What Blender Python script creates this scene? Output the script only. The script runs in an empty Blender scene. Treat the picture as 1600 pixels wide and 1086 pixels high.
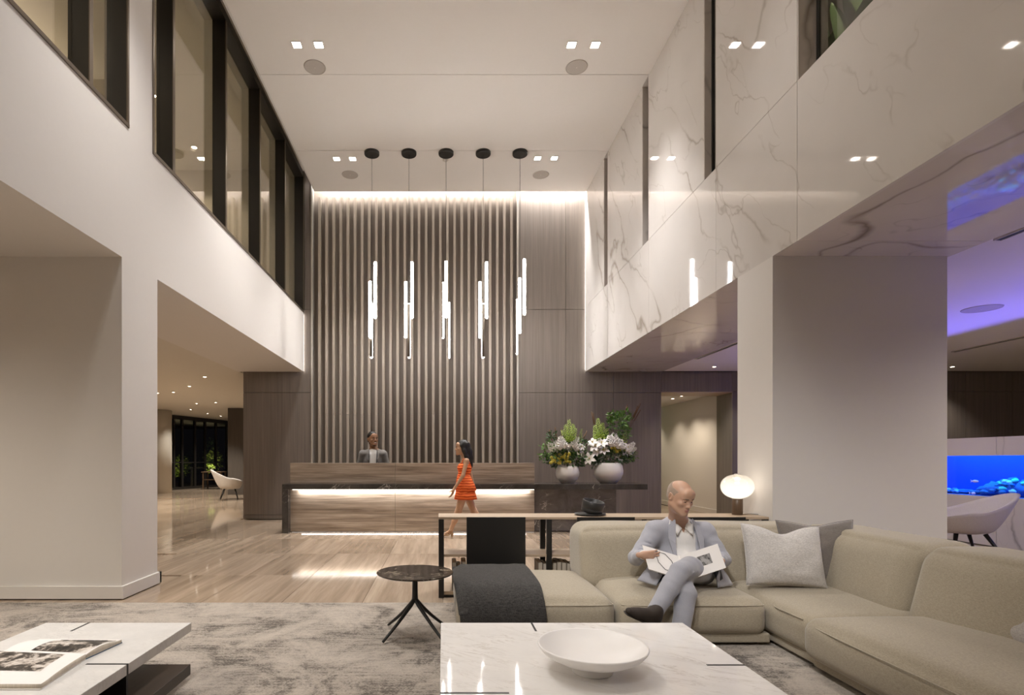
import bpy, bmesh, math, random
import numpy as np
from mathutils import Vector, Matrix, noise as mnoise

random.seed(7)
rng = np.random.default_rng(7)
C = bpy.context.scene.collection
scn = bpy.context.scene
PI = math.pi

# ------------------------------------------------------------------ camera
F = 870.0                    # focal length in pixels of the 1600 px wide frame
VX, VY = 692.0, 718.0        # vanishing point of the hall
EYE = 1.3
cam = bpy.data.cameras.new('camera')
cam_o = bpy.data.objects.new('camera', cam)
C.objects.link(cam_o)
cam.sensor_width = 36.0
cam.lens = F / 1600.0 * 36.0
cam.shift_x = (800.0 - VX) / 1600.0
cam.shift_y = (VY - 543.0) / 1600.0
cam.clip_start = 0.05
cam.clip_end = 200.0
cam_o.location = (0, 0, EYE)
cam_o.rotation_euler = (PI / 2, 0, 0)
scn.camera = cam_o

# ------------------------------------------------------------------ colour, world, exposure
scn.view_settings.view_transform = 'Standard'
scn.view_settings.look = 'None'
scn.view_settings.gamma = 1.0
scn.view_settings.use_curve_mapping = False
scn.view_settings.exposure = 0.66
w = bpy.data.worlds.new('night_sky')
scn.world = w
w.use_nodes = True
w.node_tree.nodes['Background'].inputs[0].default_value = (0.055, 0.05, 0.06, 1)
w.node_tree.nodes['Background'].inputs[1].default_value = 0.25
cy = scn.cycles
cy.use_denoising = True
cy.max_bounces = 9
cy.diffuse_bounces = 5
cy.glossy_bounces = 4
cy.transmission_bounces = 6
cy.transparent_max_bounces = 12
cy.sample_clamp_indirect = 4.0
cy.sample_clamp_direct = 0.0
cy.caustics_reflective = False
cy.caustics_refractive = False
cy.blur_glossy = 0.5

WARM = (1.0, 0.92, 0.81)
WARM2 = (1.0, 0.84, 0.64)
LED = (1.0, 0.97, 0.95)
E_HALL = 300.0      # ceiling downlights of the hall
E_LOW = 60.0        # downlights in the low ceilings
E_COVE = 190.0
E_DESK = 14.0
E_TANK = 130.0


def P(px, py, Y):
    """point at depth Y that stands at this place of the photograph"""
    s = F / Y
    return Vector(((px - VX) / s, Y, EYE + (VY - py) / s))


def PZ(px, py, Z):
    """point at height Z that stands at this place of the photograph"""
    s = (VY - py) / (Z - EYE)
    return Vector(((px - VX) / s, F / s, Z))

# ------------------------------------------------------------------ objects


def origin(o):
    v = Vector((0, 0, 0))
    while o is not None:
        v = v + o.location
        o = o.parent
    return v


def tag(o, label=None, cat=None, group=None, kind=None):
    if label: o['label'] = label
    if cat: o['category'] = cat
    if group: o['group'] = group
    if kind: o['kind'] = kind
    return o


def root(name, loc, label, cat, group=None, kind=None):
    o = bpy.data.objects.new(name, None)
    o.empty_display_size = 0.1
    o.location = loc
    C.objects.link(o)
    return tag(o, label, cat, group, kind)


def put(name, me, m=None, parent=None, smooth=False):
    """link a mesh whose vertices are in world space"""
    o = bpy.data.objects.new(name, me)
    me.name = name
    if parent is not None:
        off = origin(parent)
        me.transform(Matrix.Translation(-off))
        o.parent = parent
    if m is not None and len(me.materials) == 0:
        me.materials.append(m)
    if smooth:
        me.polygons.foreach_set('use_smooth', [True] * len(me.polygons))
    me.update()
    C.objects.link(o)
    return o


def mesh_of(verts, faces):
    me = bpy.data.meshes.new('m')
    me.from_pydata([tuple(v) for v in verts], [], [tuple(f) for f in faces])
    me.update()
    return me


def from_bm(bm):
    bmesh.ops.recalc_face_normals(bm, faces=bm.faces[:])
    me = bpy.data.meshes.new('m')
    bm.to_mesh(me)
    bm.free()
    return me


BOXF = [(0, 3, 2, 1), (4, 5, 6, 7), (0, 1, 5, 4), (1, 2, 6, 5), (2, 3, 7, 6), (3, 0, 4, 7)]


def box_v(x0, x1, y0, y1, z0, z1):
    return [(x0, y0, z0), (x1, y0, z0), (x1, y1, z0), (x0, y1, z0), (x0, y0, z1), (x1, y0, z1), (x1, y1, z1), (x0, y1, z1)]


def boxes_mesh(lst):
    V, Fc = [], []
    for b in lst:
        n = len(V)
        V += box_v(*b)
        Fc += [tuple(i + n for i in f) for f in BOXF]
    return mesh_of(V, Fc)


def box(name, b, m, parent=None, bev=0.0, seg=2):
    if bev <= 0:
        return put(name, boxes_mesh([b]), m, parent)
    bm = bmesh.new()
    vs = [bm.verts.new(v) for v in box_v(*b)]
    for f in BOXF:
        bm.faces.new([vs[i] for i in f])
    bmesh.ops.bevel(bm, geom=bm.edges[:], offset=bev, segments=seg, affect='EDGES', profile=0.5)
    o = put(name, from_bm(bm), m, parent)
    return o


def boxes(name, lst, m, parent=None):
    return put(name, boxes_mesh(lst), m, parent)


def lathe_mesh(prof, n=40, c=(0, 0, 0), M=None):
    """prof: list of (r, z)"""
    V, Fc = [], []
    rings = []
    for r, z in prof:
        if r < 1e-6:
            rings.append([len(V)])
            V.append(Vector((0, 0, z)))
        else:
            rings.append(list(range(len(V), len(V) + n)))
            for k in range(n):
                a = 2 * PI * k / n
                V.append(Vector((r * math.cos(a), r * math.sin(a), z)))
    for a, b in zip(rings[:-1], rings[1:]):
        for k in range(n):
            k2 = (k + 1) % n
            if len(a) == 1 and len(b) == 1: continue
            if len(a) == 1: Fc.append((a[0], b[k], b[k2]))
            elif len(b) == 1: Fc.append((a[k], a[k2], b[0]))
            else: Fc.append((a[k], a[k2], b[k2], b[k]))
    if M is not None: V = [M @ v for v in V]
    c = Vector(c)
    me = mesh_of([v + c for v in V], Fc)
    bm = bmesh.new(); bm.from_mesh(me)
    bpy.data.meshes.remove(me)
    return from_bm(bm)


def frame_for(d):
    d = d.normalized()
    u = d.cross(Vector((0, 0, 1)))
    if u.length < 1e-3: u = d.cross(Vector((0, 1, 0)))
    u.normalize()
    return u, u.cross(d).normalized()


def tube_mesh(paths, n=8):
    """paths: list of (points, radii) tubes joined into one mesh"""
    V, Fc = [], []
    for pts, rad in paths:
        pts = [Vector(p) for p in pts]
        if not hasattr(rad, '__len__'): rad = [rad] * len(pts)
        prev = None
        rings = []
        for i, p in enumerate(pts):
            d = pts[min(i + 1, len(pts) - 1)] - pts[max(i - 1, 0)]
            if prev is None:
                u, v = frame_for(d)
            else:
                u = prev - d.normalized() * prev.dot(d.normalized())
                u.normalize()
                v = u.cross(d.normalized())
            prev = u
            rings.append(len(V))
            for k in range(n):
                a = 2 * PI * k / n
                V.append(p + (u * math.cos(a) + v * math.sin(a)) * rad[i])
        for a, b in zip(rings[:-1], rings[1:]):
            for k in range(n):
                k2 = (k + 1) % n
                Fc.append((a + k, a + k2, b + k2, b + k))
        Fc.append(tuple(rings[0] + k for k in range(n)))
        Fc.append(tuple(rings[-1] + k for k in range(n)))
    bm = bmesh.new()
    me = mesh_of(V, Fc)
    bm.from_mesh(me); bpy.data.meshes.remove(me)
    return from_bm(bm)


def tube(name, pts, rad, m, parent=None, n=8):
    return put(name, tube_mesh([(pts, rad)], n), m, parent, smooth=True)


def smooth_path(pts, k=6):
    """Catmull-Rom through the points"""
    pts = [Vector(p) for p in pts]
    out = []
    for i in range(len(pts) - 1):
        p0, p1, p2, p3 = pts[max(i - 1, 0)], pts[i], pts[i + 1], pts[min(i + 2, len(pts) - 1)]
        for j in range(k):
            t = j / k
            out.append(0.5 * ((2 * p1) + (p2 - p0) * t + (2 * p0 - 5 * p1 + 4 * p2 - p3) * t * t + (3 * p1 - p0 - 3 * p2 + p3) * t ** 3))
    out.append(pts[-1])
    return out


def soft_box_mesh(size, r, n=(14, 14, 8), crown=0.0, front=0.0, warp=None):
    """upholstered block centred on the origin, rounded by r, top bulged by crown and -y face by front"""
    hx, hy, hz = [s / 2 for s in size]
    def spaced(k):
        return [math.sin((i / k * 2 - 1) * PI / 2) * .55 + (i / k * 2 - 1) * .45 for i in range(k + 1)]
    U, Vv, W = spaced(n[0]), spaced(n[1]), spaced(n[2])
    idx, V, Fc = {}, [], []
    def vert(i, j, k):
        key = (i, j, k)
        if key in idx: return idx[key]
        u, v, w_ = U[i], Vv[j], W[k]
        p = Vector((u * hx, v * hy, w_ * hz))
        q = Vector((max(-hx + r, min(hx - r, p.x)), max(-hy + r, min(hy - r, p.y)), max(-hz + r, min(hz - r, p.z))))
        d = p - q
        if d.length > 1e-9: p = q + d.normalized() * r
        if w_ > 0: p.z += crown * (1 - u * u) ** .7 * (1 - v * v) ** .7 * w_
        if v < 0: p.y += front * (1 - u ** 4) * (1 - w_ * w_) * v
        if warp: p = warp(p, u, v, w_)
        idx[key] = len(V); V.append(p)
        return idx[key]
    a, b, c = n
    for i in range(a):
        for j in range(b):
            for k in (0, c):
                f = [vert(i, j, k), vert(i + 1, j, k), vert(i + 1, j + 1, k), vert(i, j + 1, k)]
                Fc.append(f if k else f[::-1])
    for i in range(a):
        for k in range(c):
            for j in (0, b):
                f = [vert(i, j, k), vert(i + 1, j, k), vert(i + 1, j, k + 1), vert(i, j, k + 1)]
                Fc.append(f[::-1] if j else f)
    for j in range(b):
        for k in range(c):
            for i in (0, a):
                f = [vert(i, j, k), vert(i, j + 1, k), vert(i, j + 1, k + 1), vert(i, j, k + 1)]
                Fc.append(f if i else f[::-1])
    return mesh_of(V, Fc)


def soft_box(name, c, size, r, m, parent, n=(14, 14, 8), crown=0.0, front=0.0, rot=0.0, warp=None):
    me = soft_box_mesh(size, r, n, crown, front, warp)
    me.transform(Matrix.Translation(Vector(c)) @ Matrix.Rotation(rot, 4, 'Z'))
    return put(name, me, m, parent, smooth=True)


def copy_tree(o, parent=None):
    c = o.copy()
    C.objects.link(c)
    if parent is not None: c.parent = parent
    for ch in list(o.children): copy_tree(ch, c)
    return c

# ------------------------------------------------------------------ smooth solids (people, cushions): distance fields


class Field:
    def __init__(s, lo, hi, h):
        s.lo = np.array(lo, float); s.h = h
        s.n = np.ceil((np.array(hi, float) - s.lo) / h).astype(int) + 1
        s.v = np.full(s.n, 9.0, np.float32)

    def sub(s, lo, hi):
        a = np.clip(np.floor((np.array(lo) - s.lo) / s.h).astype(int), 0, s.n)
        b = np.clip(np.ceil((np.array(hi) - s.lo) / s.h).astype(int) + 1, 0, s.n)
        if np.any(b <= a): return None, None
        sl = tuple(slice(i, j) for i, j in zip(a, b))
        g = [s.lo[k] + s.h * np.arange(a[k], b[k]) for k in range(3)]
        X, Y, Z = np.meshgrid(*g, indexing='ij')
        return sl, np.stack([X, Y, Z], -1)

    def mix(s, sl, d, k, op):
        o = s.v[sl]
        d = d.astype(np.float32)
        if op == 'add':
            if k <= 0: s.v[sl] = np.minimum(o, d); return
            hh = np.clip(.5 + .5 * (o - d) / k, 0, 1)
            s.v[sl] = np.where(o > 5, np.minimum(o, d), o * (1 - hh) + d * hh - k * hh * (1 - hh))
        else:
            k = max(k, 1e-5)
            hh = np.clip(.5 - .5 * (o + d) / k, 0, 1)
            s.v[sl] = o * (1 - hh) - d * hh + k * hh * (1 - hh)

    def cone(s, a, b, r1, r2=None, k=.02, op='add', flat=None):
        """round cone from a to b; flat=(direction, factor) squashes it along a direction"""
        a, b = np.array(a, float), np.array(b, float)
        r2 = r1 if r2 is None else r2
        m = max(r1, r2) * (1.6 if flat else 1) + k + 3 * s.h
        sl, Q = s.sub(np.minimum(a, b) - m, np.maximum(a, b) + m)
        if sl is None: return
        ab = b - a
        t = np.clip(((Q - a) @ ab) / max(ab @ ab, 1e-9), 0, 1)
        D = Q - (a + t[..., None] * ab)
        if flat:
            f = np.array(flat[0], float); f /= np.linalg.norm(f)
            c = D @ f
            D = D + (c * (flat[1] - 1))[..., None] * f
        s.mix(sl, np.linalg.norm(D, axis=-1) - (r1 + (r2 - r1) * t), k, op)

    def chain(s, pts, rad, k=.02, flat=None):
        for i in range(len(pts) - 1):
            s.cone(pts[i], pts[i + 1], rad[i], rad[i + 1], k, flat=flat)

    def ell(s, c, r, M=None, k=.02, op='add'):
        c, r = np.array(c, float), np.array(r, float)
        m = r.max() + k + 3 * s.h
        sl, Q = s.sub(c - m, c + m)
        if sl is None: return
        q = Q - c
        if M is not None: q = q @ np.array(M.to_3x3())
        k0 = np.linalg.norm(q / r, axis=-1)
        k1 = np.linalg.norm(q / (r * r), axis=-1) + 1e-9
        s.mix(sl, k0 * (k0 - 1) / k1, k, op)

    def block(s, c, half, M=None, rr=.01, k=.01, op='add'):
        c, half = np.array(c, float), np.array(half, float)
        m = np.linalg.norm(half) + rr + k + 3 * s.h
        sl, Q = s.sub(c - m, c + m)
        if sl is None: return
        q = Q - c
        if M is not None: q = q @ np.array(M.to_3x3())
        d = np.abs(q) - half + rr
        s.mix(sl, np.linalg.norm(np.maximum(d, 0), axis=-1) + np.minimum(d.max(-1), 0) - rr, k, op)

    def cut(s, fn):
        """remove where fn(points) < 0"""
        sl, Q = s.sub(s.lo, s.lo + s.h * s.n)
        s.v = np.maximum(s.v, -fn(Q).astype(np.float32))

    def ripple(s, amp, freq, stretch=(1, 1, 1), seed=0):
        sl, Q = s.sub(s.lo, s.lo + s.h * s.n)
        near = np.abs(s.v) < .03
        q = Q[near] * np.array(stretch) * freq
        r = np.random.default_rng(seed)
        w_ = np.zeros(len(q))
        for i in range(7):
            d = r.normal(size=3); ph = r.uniform(0, 6.28)
            w_ += np.sin(q @ d + ph + 1.3 * np.sin(q @ r.normal(size=3) * .6 + ph))
        s.v[near] += (amp * w_ / 3).astype(np.float32)

    def mesh(s):
        v = s.v; h = s.h
        ins = v < 0
        n0, n1, n2 = [k - 1 for k in v.shape]
        cnt = np.zeros((n0, n1, n2), np.int8)
        for i in (0, 1):
            for j in (0, 1):
                for k in (0, 1):
                    cnt += ins[i:n0 + i, j:n1 + j, k:n2 + k]
        act = (cnt > 0) & (cnt < 8)
        ids = np.full(act.shape, -1, np.int64)
        cells = np.argwhere(act)
        ids[act] = np.arange(len(cells))
        acc = np.zeros((len(cells), 3)); num = np.zeros(len(cells))
        cor = [(i, j, k) for i in (0, 1) for j in (0, 1) for k in (0, 1)]
        val = {c: v[cells[:, 0] + c[0], cells[:, 1] + c[1], cells[:, 2] + c[2]].astype(float) for c in cor}
        for a in cor:
            for ax in range(3):
                if a[ax]: continue
                b = list(a); b[ax] = 1; b = tuple(b)
                va, vb = val[a], val[b]
                x = (va < 0) != (vb < 0)
                t = np.where(x, va / np.where(x, va - vb, 1), 0)
                p = np.tile(np.array(a, float), (len(cells), 1)); p[:, ax] += t
                acc[x] += p[x]; num[x] += 1
        verts = s.lo + h * (cells + acc / num[:, None])
        faces = []
        for ax in range(3):
            a = [slice(None)] * 3; b = [slice(None)] * 3
            a[ax] = slice(0, -1); b[ax] = slice(1, None)
            A, B = ins[tuple(a)], ins[tuple(b)]
            e = np.argwhere(A != B)
            flip = A[tuple(e.T)]
            o1, o2 = (ax + 1) % 3, (ax + 2) % 3
            ok = (e[:, o1] > 0) & (e[:, o2] > 0) & (e[:, o1] < v.shape[o1] - 1) & (e[:, o2] < v.shape[o2] - 1)
            e, flip = e[ok], flip[ok]
            q = []
            for d1, d2 in ((-1, -1), (0, -1), (0, 0), (-1, 0)):
                c = e.copy(); c[:, o1] += d1; c[:, o2] += d2
                q.append(ids[tuple(c.T)])
            q = np.stack(q, -1)
            q[~flip] = q[~flip][:, ::-1]
            faces.append(q)
        faces = np.concatenate(faces)
        faces = faces[(faces >= 0).all(1)]
        me = bpy.data.meshes.new('m')
        me.vertices.add(len(verts)); me.vertices.foreach_set('co', verts.ravel())
        me.loops.add(len(faces) * 4); me.loops.foreach_set('vertex_index', faces.ravel().astype(np.int32))
        me.polygons.add(len(faces))
        me.polygons.foreach_set('loop_start', np.arange(0, len(faces) * 4, 4, dtype=np.int32))
        me.polygons.foreach_set('loop_total', np.full(len(faces), 4, np.int32))
        me.update(calc_edges=True); me.validate()
        return me
# ------------------------------------------------------------------ materials


class NT:
    def __init__(s, name):
        s.m = bpy.data.materials.new(name)
        s.m.use_nodes = True
        s.t = s.m.node_tree
        s.p = s.t.nodes['Principled BSDF']
        s.out = s.t.nodes['Material Output']

    def n(s, t, ins=None, **kw):
        nd = s.t.nodes.new('ShaderNode' + t)
        for k, v in kw.items(): setattr(nd, k, v)
        for k, v in (ins or {}).items():
            if isinstance(v, bpy.types.NodeSocket): s.t.links.new(v, nd.inputs[k])
            else: nd.inputs[k].default_value = v
        return nd

    def link(s, a, b): s.t.links.new(a, b)

    def math(s, op, a, b=0.0, clamp=False):
        return s.n('Math', {0: a, 1: b}, operation=op, use_clamp=clamp).outputs[0]

    def coord(s, kind, scale=(1, 1, 1), rot=(0, 0, 0), loc=(0, 0, 0)):
        if kind == 'world': v = s.n('NewGeometry').outputs['Position']
        else: v = s.n('TexCoord').outputs[kind]
        return s.n('Mapping', {'Vector': v, 'Scale': scale, 'Rotation': rot, 'Location': loc}).outputs[0]

    def noise(s, vec, scale, detail=4, rough=.55, dist=0.0):
        return s.n('TexNoise', {'Vector': vec, 'Scale': scale, 'Detail': detail, 'Roughness': rough, 'Distortion': dist}).outputs['Fac']

    def ramp(s, fac, stops, interp='LINEAR'):
        r = s.n('ValToRGB', {0: fac})
        r.color_ramp.interpolation = interp
        el = r.color_ramp.elements
        while len(el) < len(stops): el.new(0.5)
        for e, (pos, col) in zip(el, stops):
            e.position = pos
            e.color = (*col, 1) if len(col) == 3 else col
        return r.outputs[0]

    def mixc(s, fac, a, b, mode='MIX'):
        nd = s.n('Mix', data_type='RGBA', blend_type=mode)
        for k, v in ((0, fac), (6, a), (7, b)):
            if isinstance(v, bpy.types.NodeSocket): s.t.links.new(v, nd.inputs[k])
            else: nd.inputs[k].default_value = v if not isinstance(v, tuple) else ((*v, 1) if len(v) == 3 else v)
        return nd.outputs[2]

    def base(s, col=None, rough=None, metal=None, spec=None, bump=None, strength=.2, dist=.01, **kw):
        d = {'Base Color': col, 'Roughness': rough, 'Metallic': metal, 'Specular IOR Level': spec}
        d.update(kw)
        for k, v in d.items():
            if v is None: continue
            if isinstance(v, bpy.types.NodeSocket): s.t.links.new(v, s.p.inputs[k])
            elif isinstance(v, tuple) and len(v) == 3 and s.p.inputs[k].type == 'RGBA': s.p.inputs[k].default_value = (*v, 1)
            else: s.p.inputs[k].default_value = v
        if bump is not None:
            b = s.n('Bump', {'Height': bump, 'Strength': strength, 'Distance': dist})
            s.t.links.new(b.outputs[0], s.p.inputs['Normal'])
        return s.m


def srgb(r, g, b):
    f = lambda c: (c / 255 / 12.92) if c / 255 <= .04045 else ((c / 255 + .055) / 1.055) ** 2.4
    return (f(r), f(g), f(b))


def plain(name, col, rough=.5, metal=0.0, spec=.5, **kw):
    t = NT(name)
    v = t.noise(t.coord('Object'), 18.0, 3)
    c = t.mixc(t.math('MULTIPLY', v, .12), col, tuple(x * .8 for x in col))
    return t.base(c, rough, metal, spec, **kw)


def emit(name, col, strength):
    t = NT(name)
    t.base((0, 0, 0), .5)
    t.p.inputs['Emission Color'].default_value = (*col, 1)
    t.p.inputs['Emission Strength'].default_value = strength
    return t.m


def glass(name, tint=(.9, .92, .9), refl=1.0, rough=0.0):
    t = NT(name)
    tr = t.n('BsdfTransparent', {0: (*tint, 1)})
    gl = t.n('BsdfGlossy', {'Color': (1, 1, 1, 1), 'Roughness': rough})
    bf = t.n('NewGeometry').outputs['Backfacing']
    fr = t.n('Fresnel', {'IOR': t.math('SUBTRACT', 1.5, t.math('MULTIPLY', bf, 1.5 - 1 / 1.5))})
    f = t.math('MULTIPLY', fr.outputs[0], refl, clamp=True)
    mx = t.n('MixShader', {0: f, 1: tr.outputs[0], 2: gl.outputs[0]})
    t.link(mx.outputs[0], t.out.inputs[0])
    return t.m


def white_marble(name, rot, base=(.70, .665, .63), rough=.04, big=.45, vein=(.37, .325, .28), seed=0.0, spec=.5, dens=1.0, lo=.42):
    t = NT(name)
    v = t.coord('world', (1, 1, 1), rot, (seed, seed * .7, 0))
    st = t.n('Mapping', {'Vector': v, 'Scale': (1.0, 1.0, .34)}).outputs[0]
    wob = t.n('TexNoise', {'Vector': v, 'Scale': 1.3, 'Detail': 4.0, 'Roughness': .5})
    off = t.n('VectorMath', {0: wob.outputs['Color'], 1: (.5, .5, .5)}, operation='SUBTRACT').outputs[0]
    sc = t.n('VectorMath', {0: off, 'Scale': .36}, operation='SCALE').outputs[0]
    q = t.n('VectorMath', {0: st, 1: sc}, operation='ADD').outputs[0]
    def veins(scale, width, det):
        n_ = t.noise(q, scale, det, .5)
        a = t.math('ABSOLUTE', t.math('SUBTRACT', n_, .5))
        return t.math('SUBTRACT', 1.0, t.math('DIVIDE', a, width, clamp=True))
    v1 = t.math('POWER', veins(big, .011, 2.0), 1.3)
    v2 = t.math('POWER', veins(big * 2.1, .010, 3.0), 1.5)
    halo = veins(big, .075, 2.0)
    mask = t.ramp(t.noise(v, .8, 2), [(lo, (0, 0, 0)), (lo + .2, (1, 1, 1))])
    mask2 = t.ramp(t.noise(v, 1.3, 2), [(lo + .06, (0, 0, 0)), (lo + .22, (1, 1, 1))])
    a = t.math('MULTIPLY', t.math('ADD', t.math('MULTIPLY', v1, .85), t.math('MULTIPLY', halo, .16)), mask)
    b = t.math('MULTIPLY', t.math('MULTIPLY', v2, .55), mask2)
    fac = t.math('MULTIPLY', t.math('ADD', a, b, clamp=True), dens)
    cloud = t.ramp(t.noise(v, 1.1, 5), [(.3, tuple(c * .94 for c in base)), (.7, base)])
    col = t.mixc(fac, cloud, vein)
    return t.base(col, rough, 0.0, spec)


def carrara(name, base, vein, rough=.12, st=(2.2, 7.0, 3), sc=2.2, width=.028, cloud=.86, amt=.42, spec=.5):
    t = NT(name)
    v = t.coord('world', (1, 1, 1), (0, 0, .6))
    n1 = t.noise(t.n('Mapping', {'Vector': v, 'Scale': st}).outputs[0], sc, 8, .62, .9)
    a = t.math('ABSOLUTE', t.math('SUBTRACT', n1, .5))
    fine = t.math('SUBTRACT', 1.0, t.math('DIVIDE', a, width, clamp=True))
    msk = t.ramp(t.noise(v, 3.0, 3), [(.4, (0, 0, 0)), (.7, (1, 1, 1))])
    cl = t.ramp(t.noise(v, 6.0, 6, .6), [(.3, tuple(c * cloud for c in base)), (.65, base)])
    col = t.mixc(t.math('MULTIPLY', t.math('MULTIPLY', fine, msk), amt), cl, vein)
    return t.base(col, rough, 0, spec)


def dark_marble(name, base, light, vein, rough=.12, sc=1.0, rot=(.5, .6, .3), width=.012):
    t = NT(name)
    v = t.coord('world', (sc, sc, sc), rot)
    n1 = t.noise(t.n('Mapping', {'Vector': v, 'Scale': (.7, 1.0, 1.9)}).outputs[0], 2.6, 4, .5, 1.4)
    a = t.math('ABSOLUTE', t.math('SUBTRACT', n1, .5))
    ln = t.math('SUBTRACT', 1.0, t.math('DIVIDE', a, width, clamp=True))
    msk = t.ramp(t.noise(v, 1.9, 3), [(.48, (0, 0, 0)), (.62, (1, 1, 1))])
    cl = t.ramp(t.noise(v, 3.0, 6, .65, .8), [(.3, base), (.75, light)])
    col = t.mixc(t.math('MULTIPLY', ln, msk), cl, vein)
    return t.base(col, rough, 0, .5)


def grained(name, dark, light, scale, rough=.4, coord='world', spec=.4, mid=None, tilevar=0.0, bump=.05, lo=.25, hi=.78, det=7, fine=3.0):
    """streaked wood or stone: scale=(x,y,z) of the streak noise"""
    t = NT(name)
    v = t.coord(coord, scale)
    if tilevar:
        r = t.n('ObjectInfo').outputs['Random']
        v = t.n('VectorMath', {0: v, 1: t.n('CombineXYZ', {0: t.math('MULTIPLY', r, 57.0), 1: t.math('MULTIPLY', r, 23.0), 2: 0.0}).outputs[0]}, operation='ADD').outputs[0]
    n1 = t.noise(v, 1.0, det, .62, .35)
    v2 = t.n('Mapping', {'Vector': v, 'Scale': (fine, fine, fine)}).outputs[0]
    n2 = t.noise(v2, 1.0, 5, .6)
    f = t.math('ADD', t.math('MULTIPLY', n1, .7), t.math('MULTIPLY', n2, .3))
    if tilevar:
        f = t.math('ADD', f, t.math('MULTIPLY', t.math('SUBTRACT', r, .5), tilevar))
    stops = [(lo, dark), (hi, light)] if mid is None else [(lo, dark), ((lo + hi) / 2, mid), (hi, light)]
    return t.base(t.ramp(f, stops), rough, 0, spec, bump=f, strength=bump, dist=.004)


def cloth(name, col, rough=.9, weave=420.0, var=.35, strength=.35, sheen=.25, blotch=.12):
    t = NT(name)
    v = t.coord('Object')
    a = t.noise(t.n('Mapping', {'Vector': v, 'Scale': (1, .22, .9)}).outputs[0], weave, 2)
    b = t.noise(t.n('Mapping', {'Vector': v, 'Scale': (.22, 1, .9)}).outputs[0], weave, 2)
    f = t.math('ADD', t.math('MULTIPLY', a, .5), t.math('MULTIPLY', b, .5))
    big = t.noise(v, 5.0, 4)
    c1 = t.ramp(f, [(.36, tuple(x * (1 - var) for x in col)), (.64, tuple(min(1, x * (1 + var * .7)) for x in col))])
    c2 = t.mixc(t.math('MULTIPLY', big, blotch * 2), c1, tuple(x * .7 for x in col))
    return t.base(c2, rough, 0, .2, bump=f, strength=strength, dist=.003, **{'Sheen Weight': sheen, 'Sheen Roughness': .5})


M = {}
M['plaster'] = plain('plaster', (.66, .63, .595), .75, spec=.3)
M['ceiling'] = plain('ceiling_paint', (.79, .755, .72), .8, spec=.2)
M['plaster_dim'] = plain('lounge_plaster', (.62, .58, .51), .8, spec=.2)
M['black'] = plain('black_metal', (.012, .011, .010), .4)
M['black_frame'] = plain('black_window_metal', (.016, .014, .012), .38, spec=.5)
M['bronze_edge'] = plain('bronze_metal', (.16, .13, .10), .35, .7)
M['trim_light'] = plain('pale_metal_trim', (.62, .58, .52), .35, .5)
M['marble_wall'] = white_marble('veined_white_marble', (.62, 0, 0), (.68, .65, .62), .035, .8, lo=.385)
M['marble_soffit'] = white_marble('veined_white_marble_soffit', (0, 0, .5), (.66, .61, .57), .03, .5, (.22, .18, .15), 3.1)
M['marble_low'] = white_marble('aquarium_marble', (.3, 0, .4), (.62, .57, .53), .35, .6, (.3, .27, .25), 7.7)
M['table_marble'] = carrara('table_white_marble', (.80, .775, .745), (.46, .41, .36), .05, (1.1, 4.6, 3), 2.0, .022, .93, .75, .3)
M['carrara'] = carrara('carrara_marble', (.70, .68, .65), (.30, .29, .27), .35)
M['slab'] = dark_marble('dark_grey_marble', (.028, .025, .022), (.075, .066, .058), (.42, .38, .34), .16, 1.1)
M['slab_block'] = dark_marble('dark_grey_marble_block', (.085, .076, .070), (.19, .17, .155), (.70, .65, .60), .25, .9, (.2, .5, .3), .012)
M['emperador'] = dark_marble('brown_marble', (.013, .009, .006), (.05, .035, .025), (.50, .42, .32), .13, 4.2, (.5, .2, .1), .035)
M['wood_wall'] = grained('taupe_wood_veneer', (.135, .113, .096), (.25, .212, .183), (26, 26, .55), .42, bump=.03)
M['slat_wood'] = grained('slat_wood_veneer', (.31, .262, .215), (.46, .395, .33), (40, 40, .7), .45, bump=.03)
M['slat_back'] = grained('dark_wood_backing', (.155, .128, .104), (.26, .217, .18), (40, 40, .7), .5, bump=.03)
M['dark_timber'] = grained('dark_timber_veneer', (.05, .041, .034), (.09, .075, .062), (40, 40, .7), .5, bump=.03)
M['desk_stone'] = grained('vein_cut_stone', (.14, .10, .070), (.52, .43, .34), (.8, 3.0, 17.0), .3, mid=(.32, .255, .195), bump=.02, lo=.33, hi=.68)
M['floor'] = grained('polished_vein_cut_stone', (.20, .145, .098), (.56, .455, .345), (7.5, .42, 1.0), .075, mid=(.37, .285, .21), tilevar=.16, bump=.0, spec=.5)
M['floor_far'] = grained('polished_vein_cut_stone_beyond', (.20, .145, .098), (.56, .455, .345), (7.5, .42, 1.0), .075, mid=(.37, .285, .21), bump=.0, spec=.5)
M['oak'] = grained('pale_oak', (.34, .25, .17), (.56, .44, .32), (1.2, 30, 30), .45, bump=.04)
M['walnut'] = grained('dark_walnut', (.020, .014, .010), (.060, .042, .030), (18, 1.0, 18), .3, bump=.03)
M['brown_wood'] = grained('turned_walnut', (.075, .045, .026), (.15, .098, .06), (30, 30, 2), .4)
M['sofa'] = cloth('beige_upholstery', (.375, .325, .243), weave=330, var=.25)
M['pillow_light'] = cloth('pale_grey_linen', (.56, .53, .50), weave=260, var=.30, strength=.5)
M['pillow_dark'] = cloth('grey_velvet', (.19, .165, .145), .75, weave=200, var=.25, sheen=.7, blotch=.35)
M['pillow_mid'] = cloth('grey_linen', (.42, .39, .36), weave=260, var=.3)
M['throw'] = cloth('charcoal_wool', (.046, .043, .040), .95, weave=150, var=.6, strength=.9, sheen=.08)
M['jacket'] = cloth('blue_grey_suiting', (.37, .37, .41), .85, weave=900, var=.15, strength=.1)
M['trouser'] = cloth('grey_suiting', (.335, .335, .37), .85, weave=900, var=.15, strength=.1)
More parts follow.
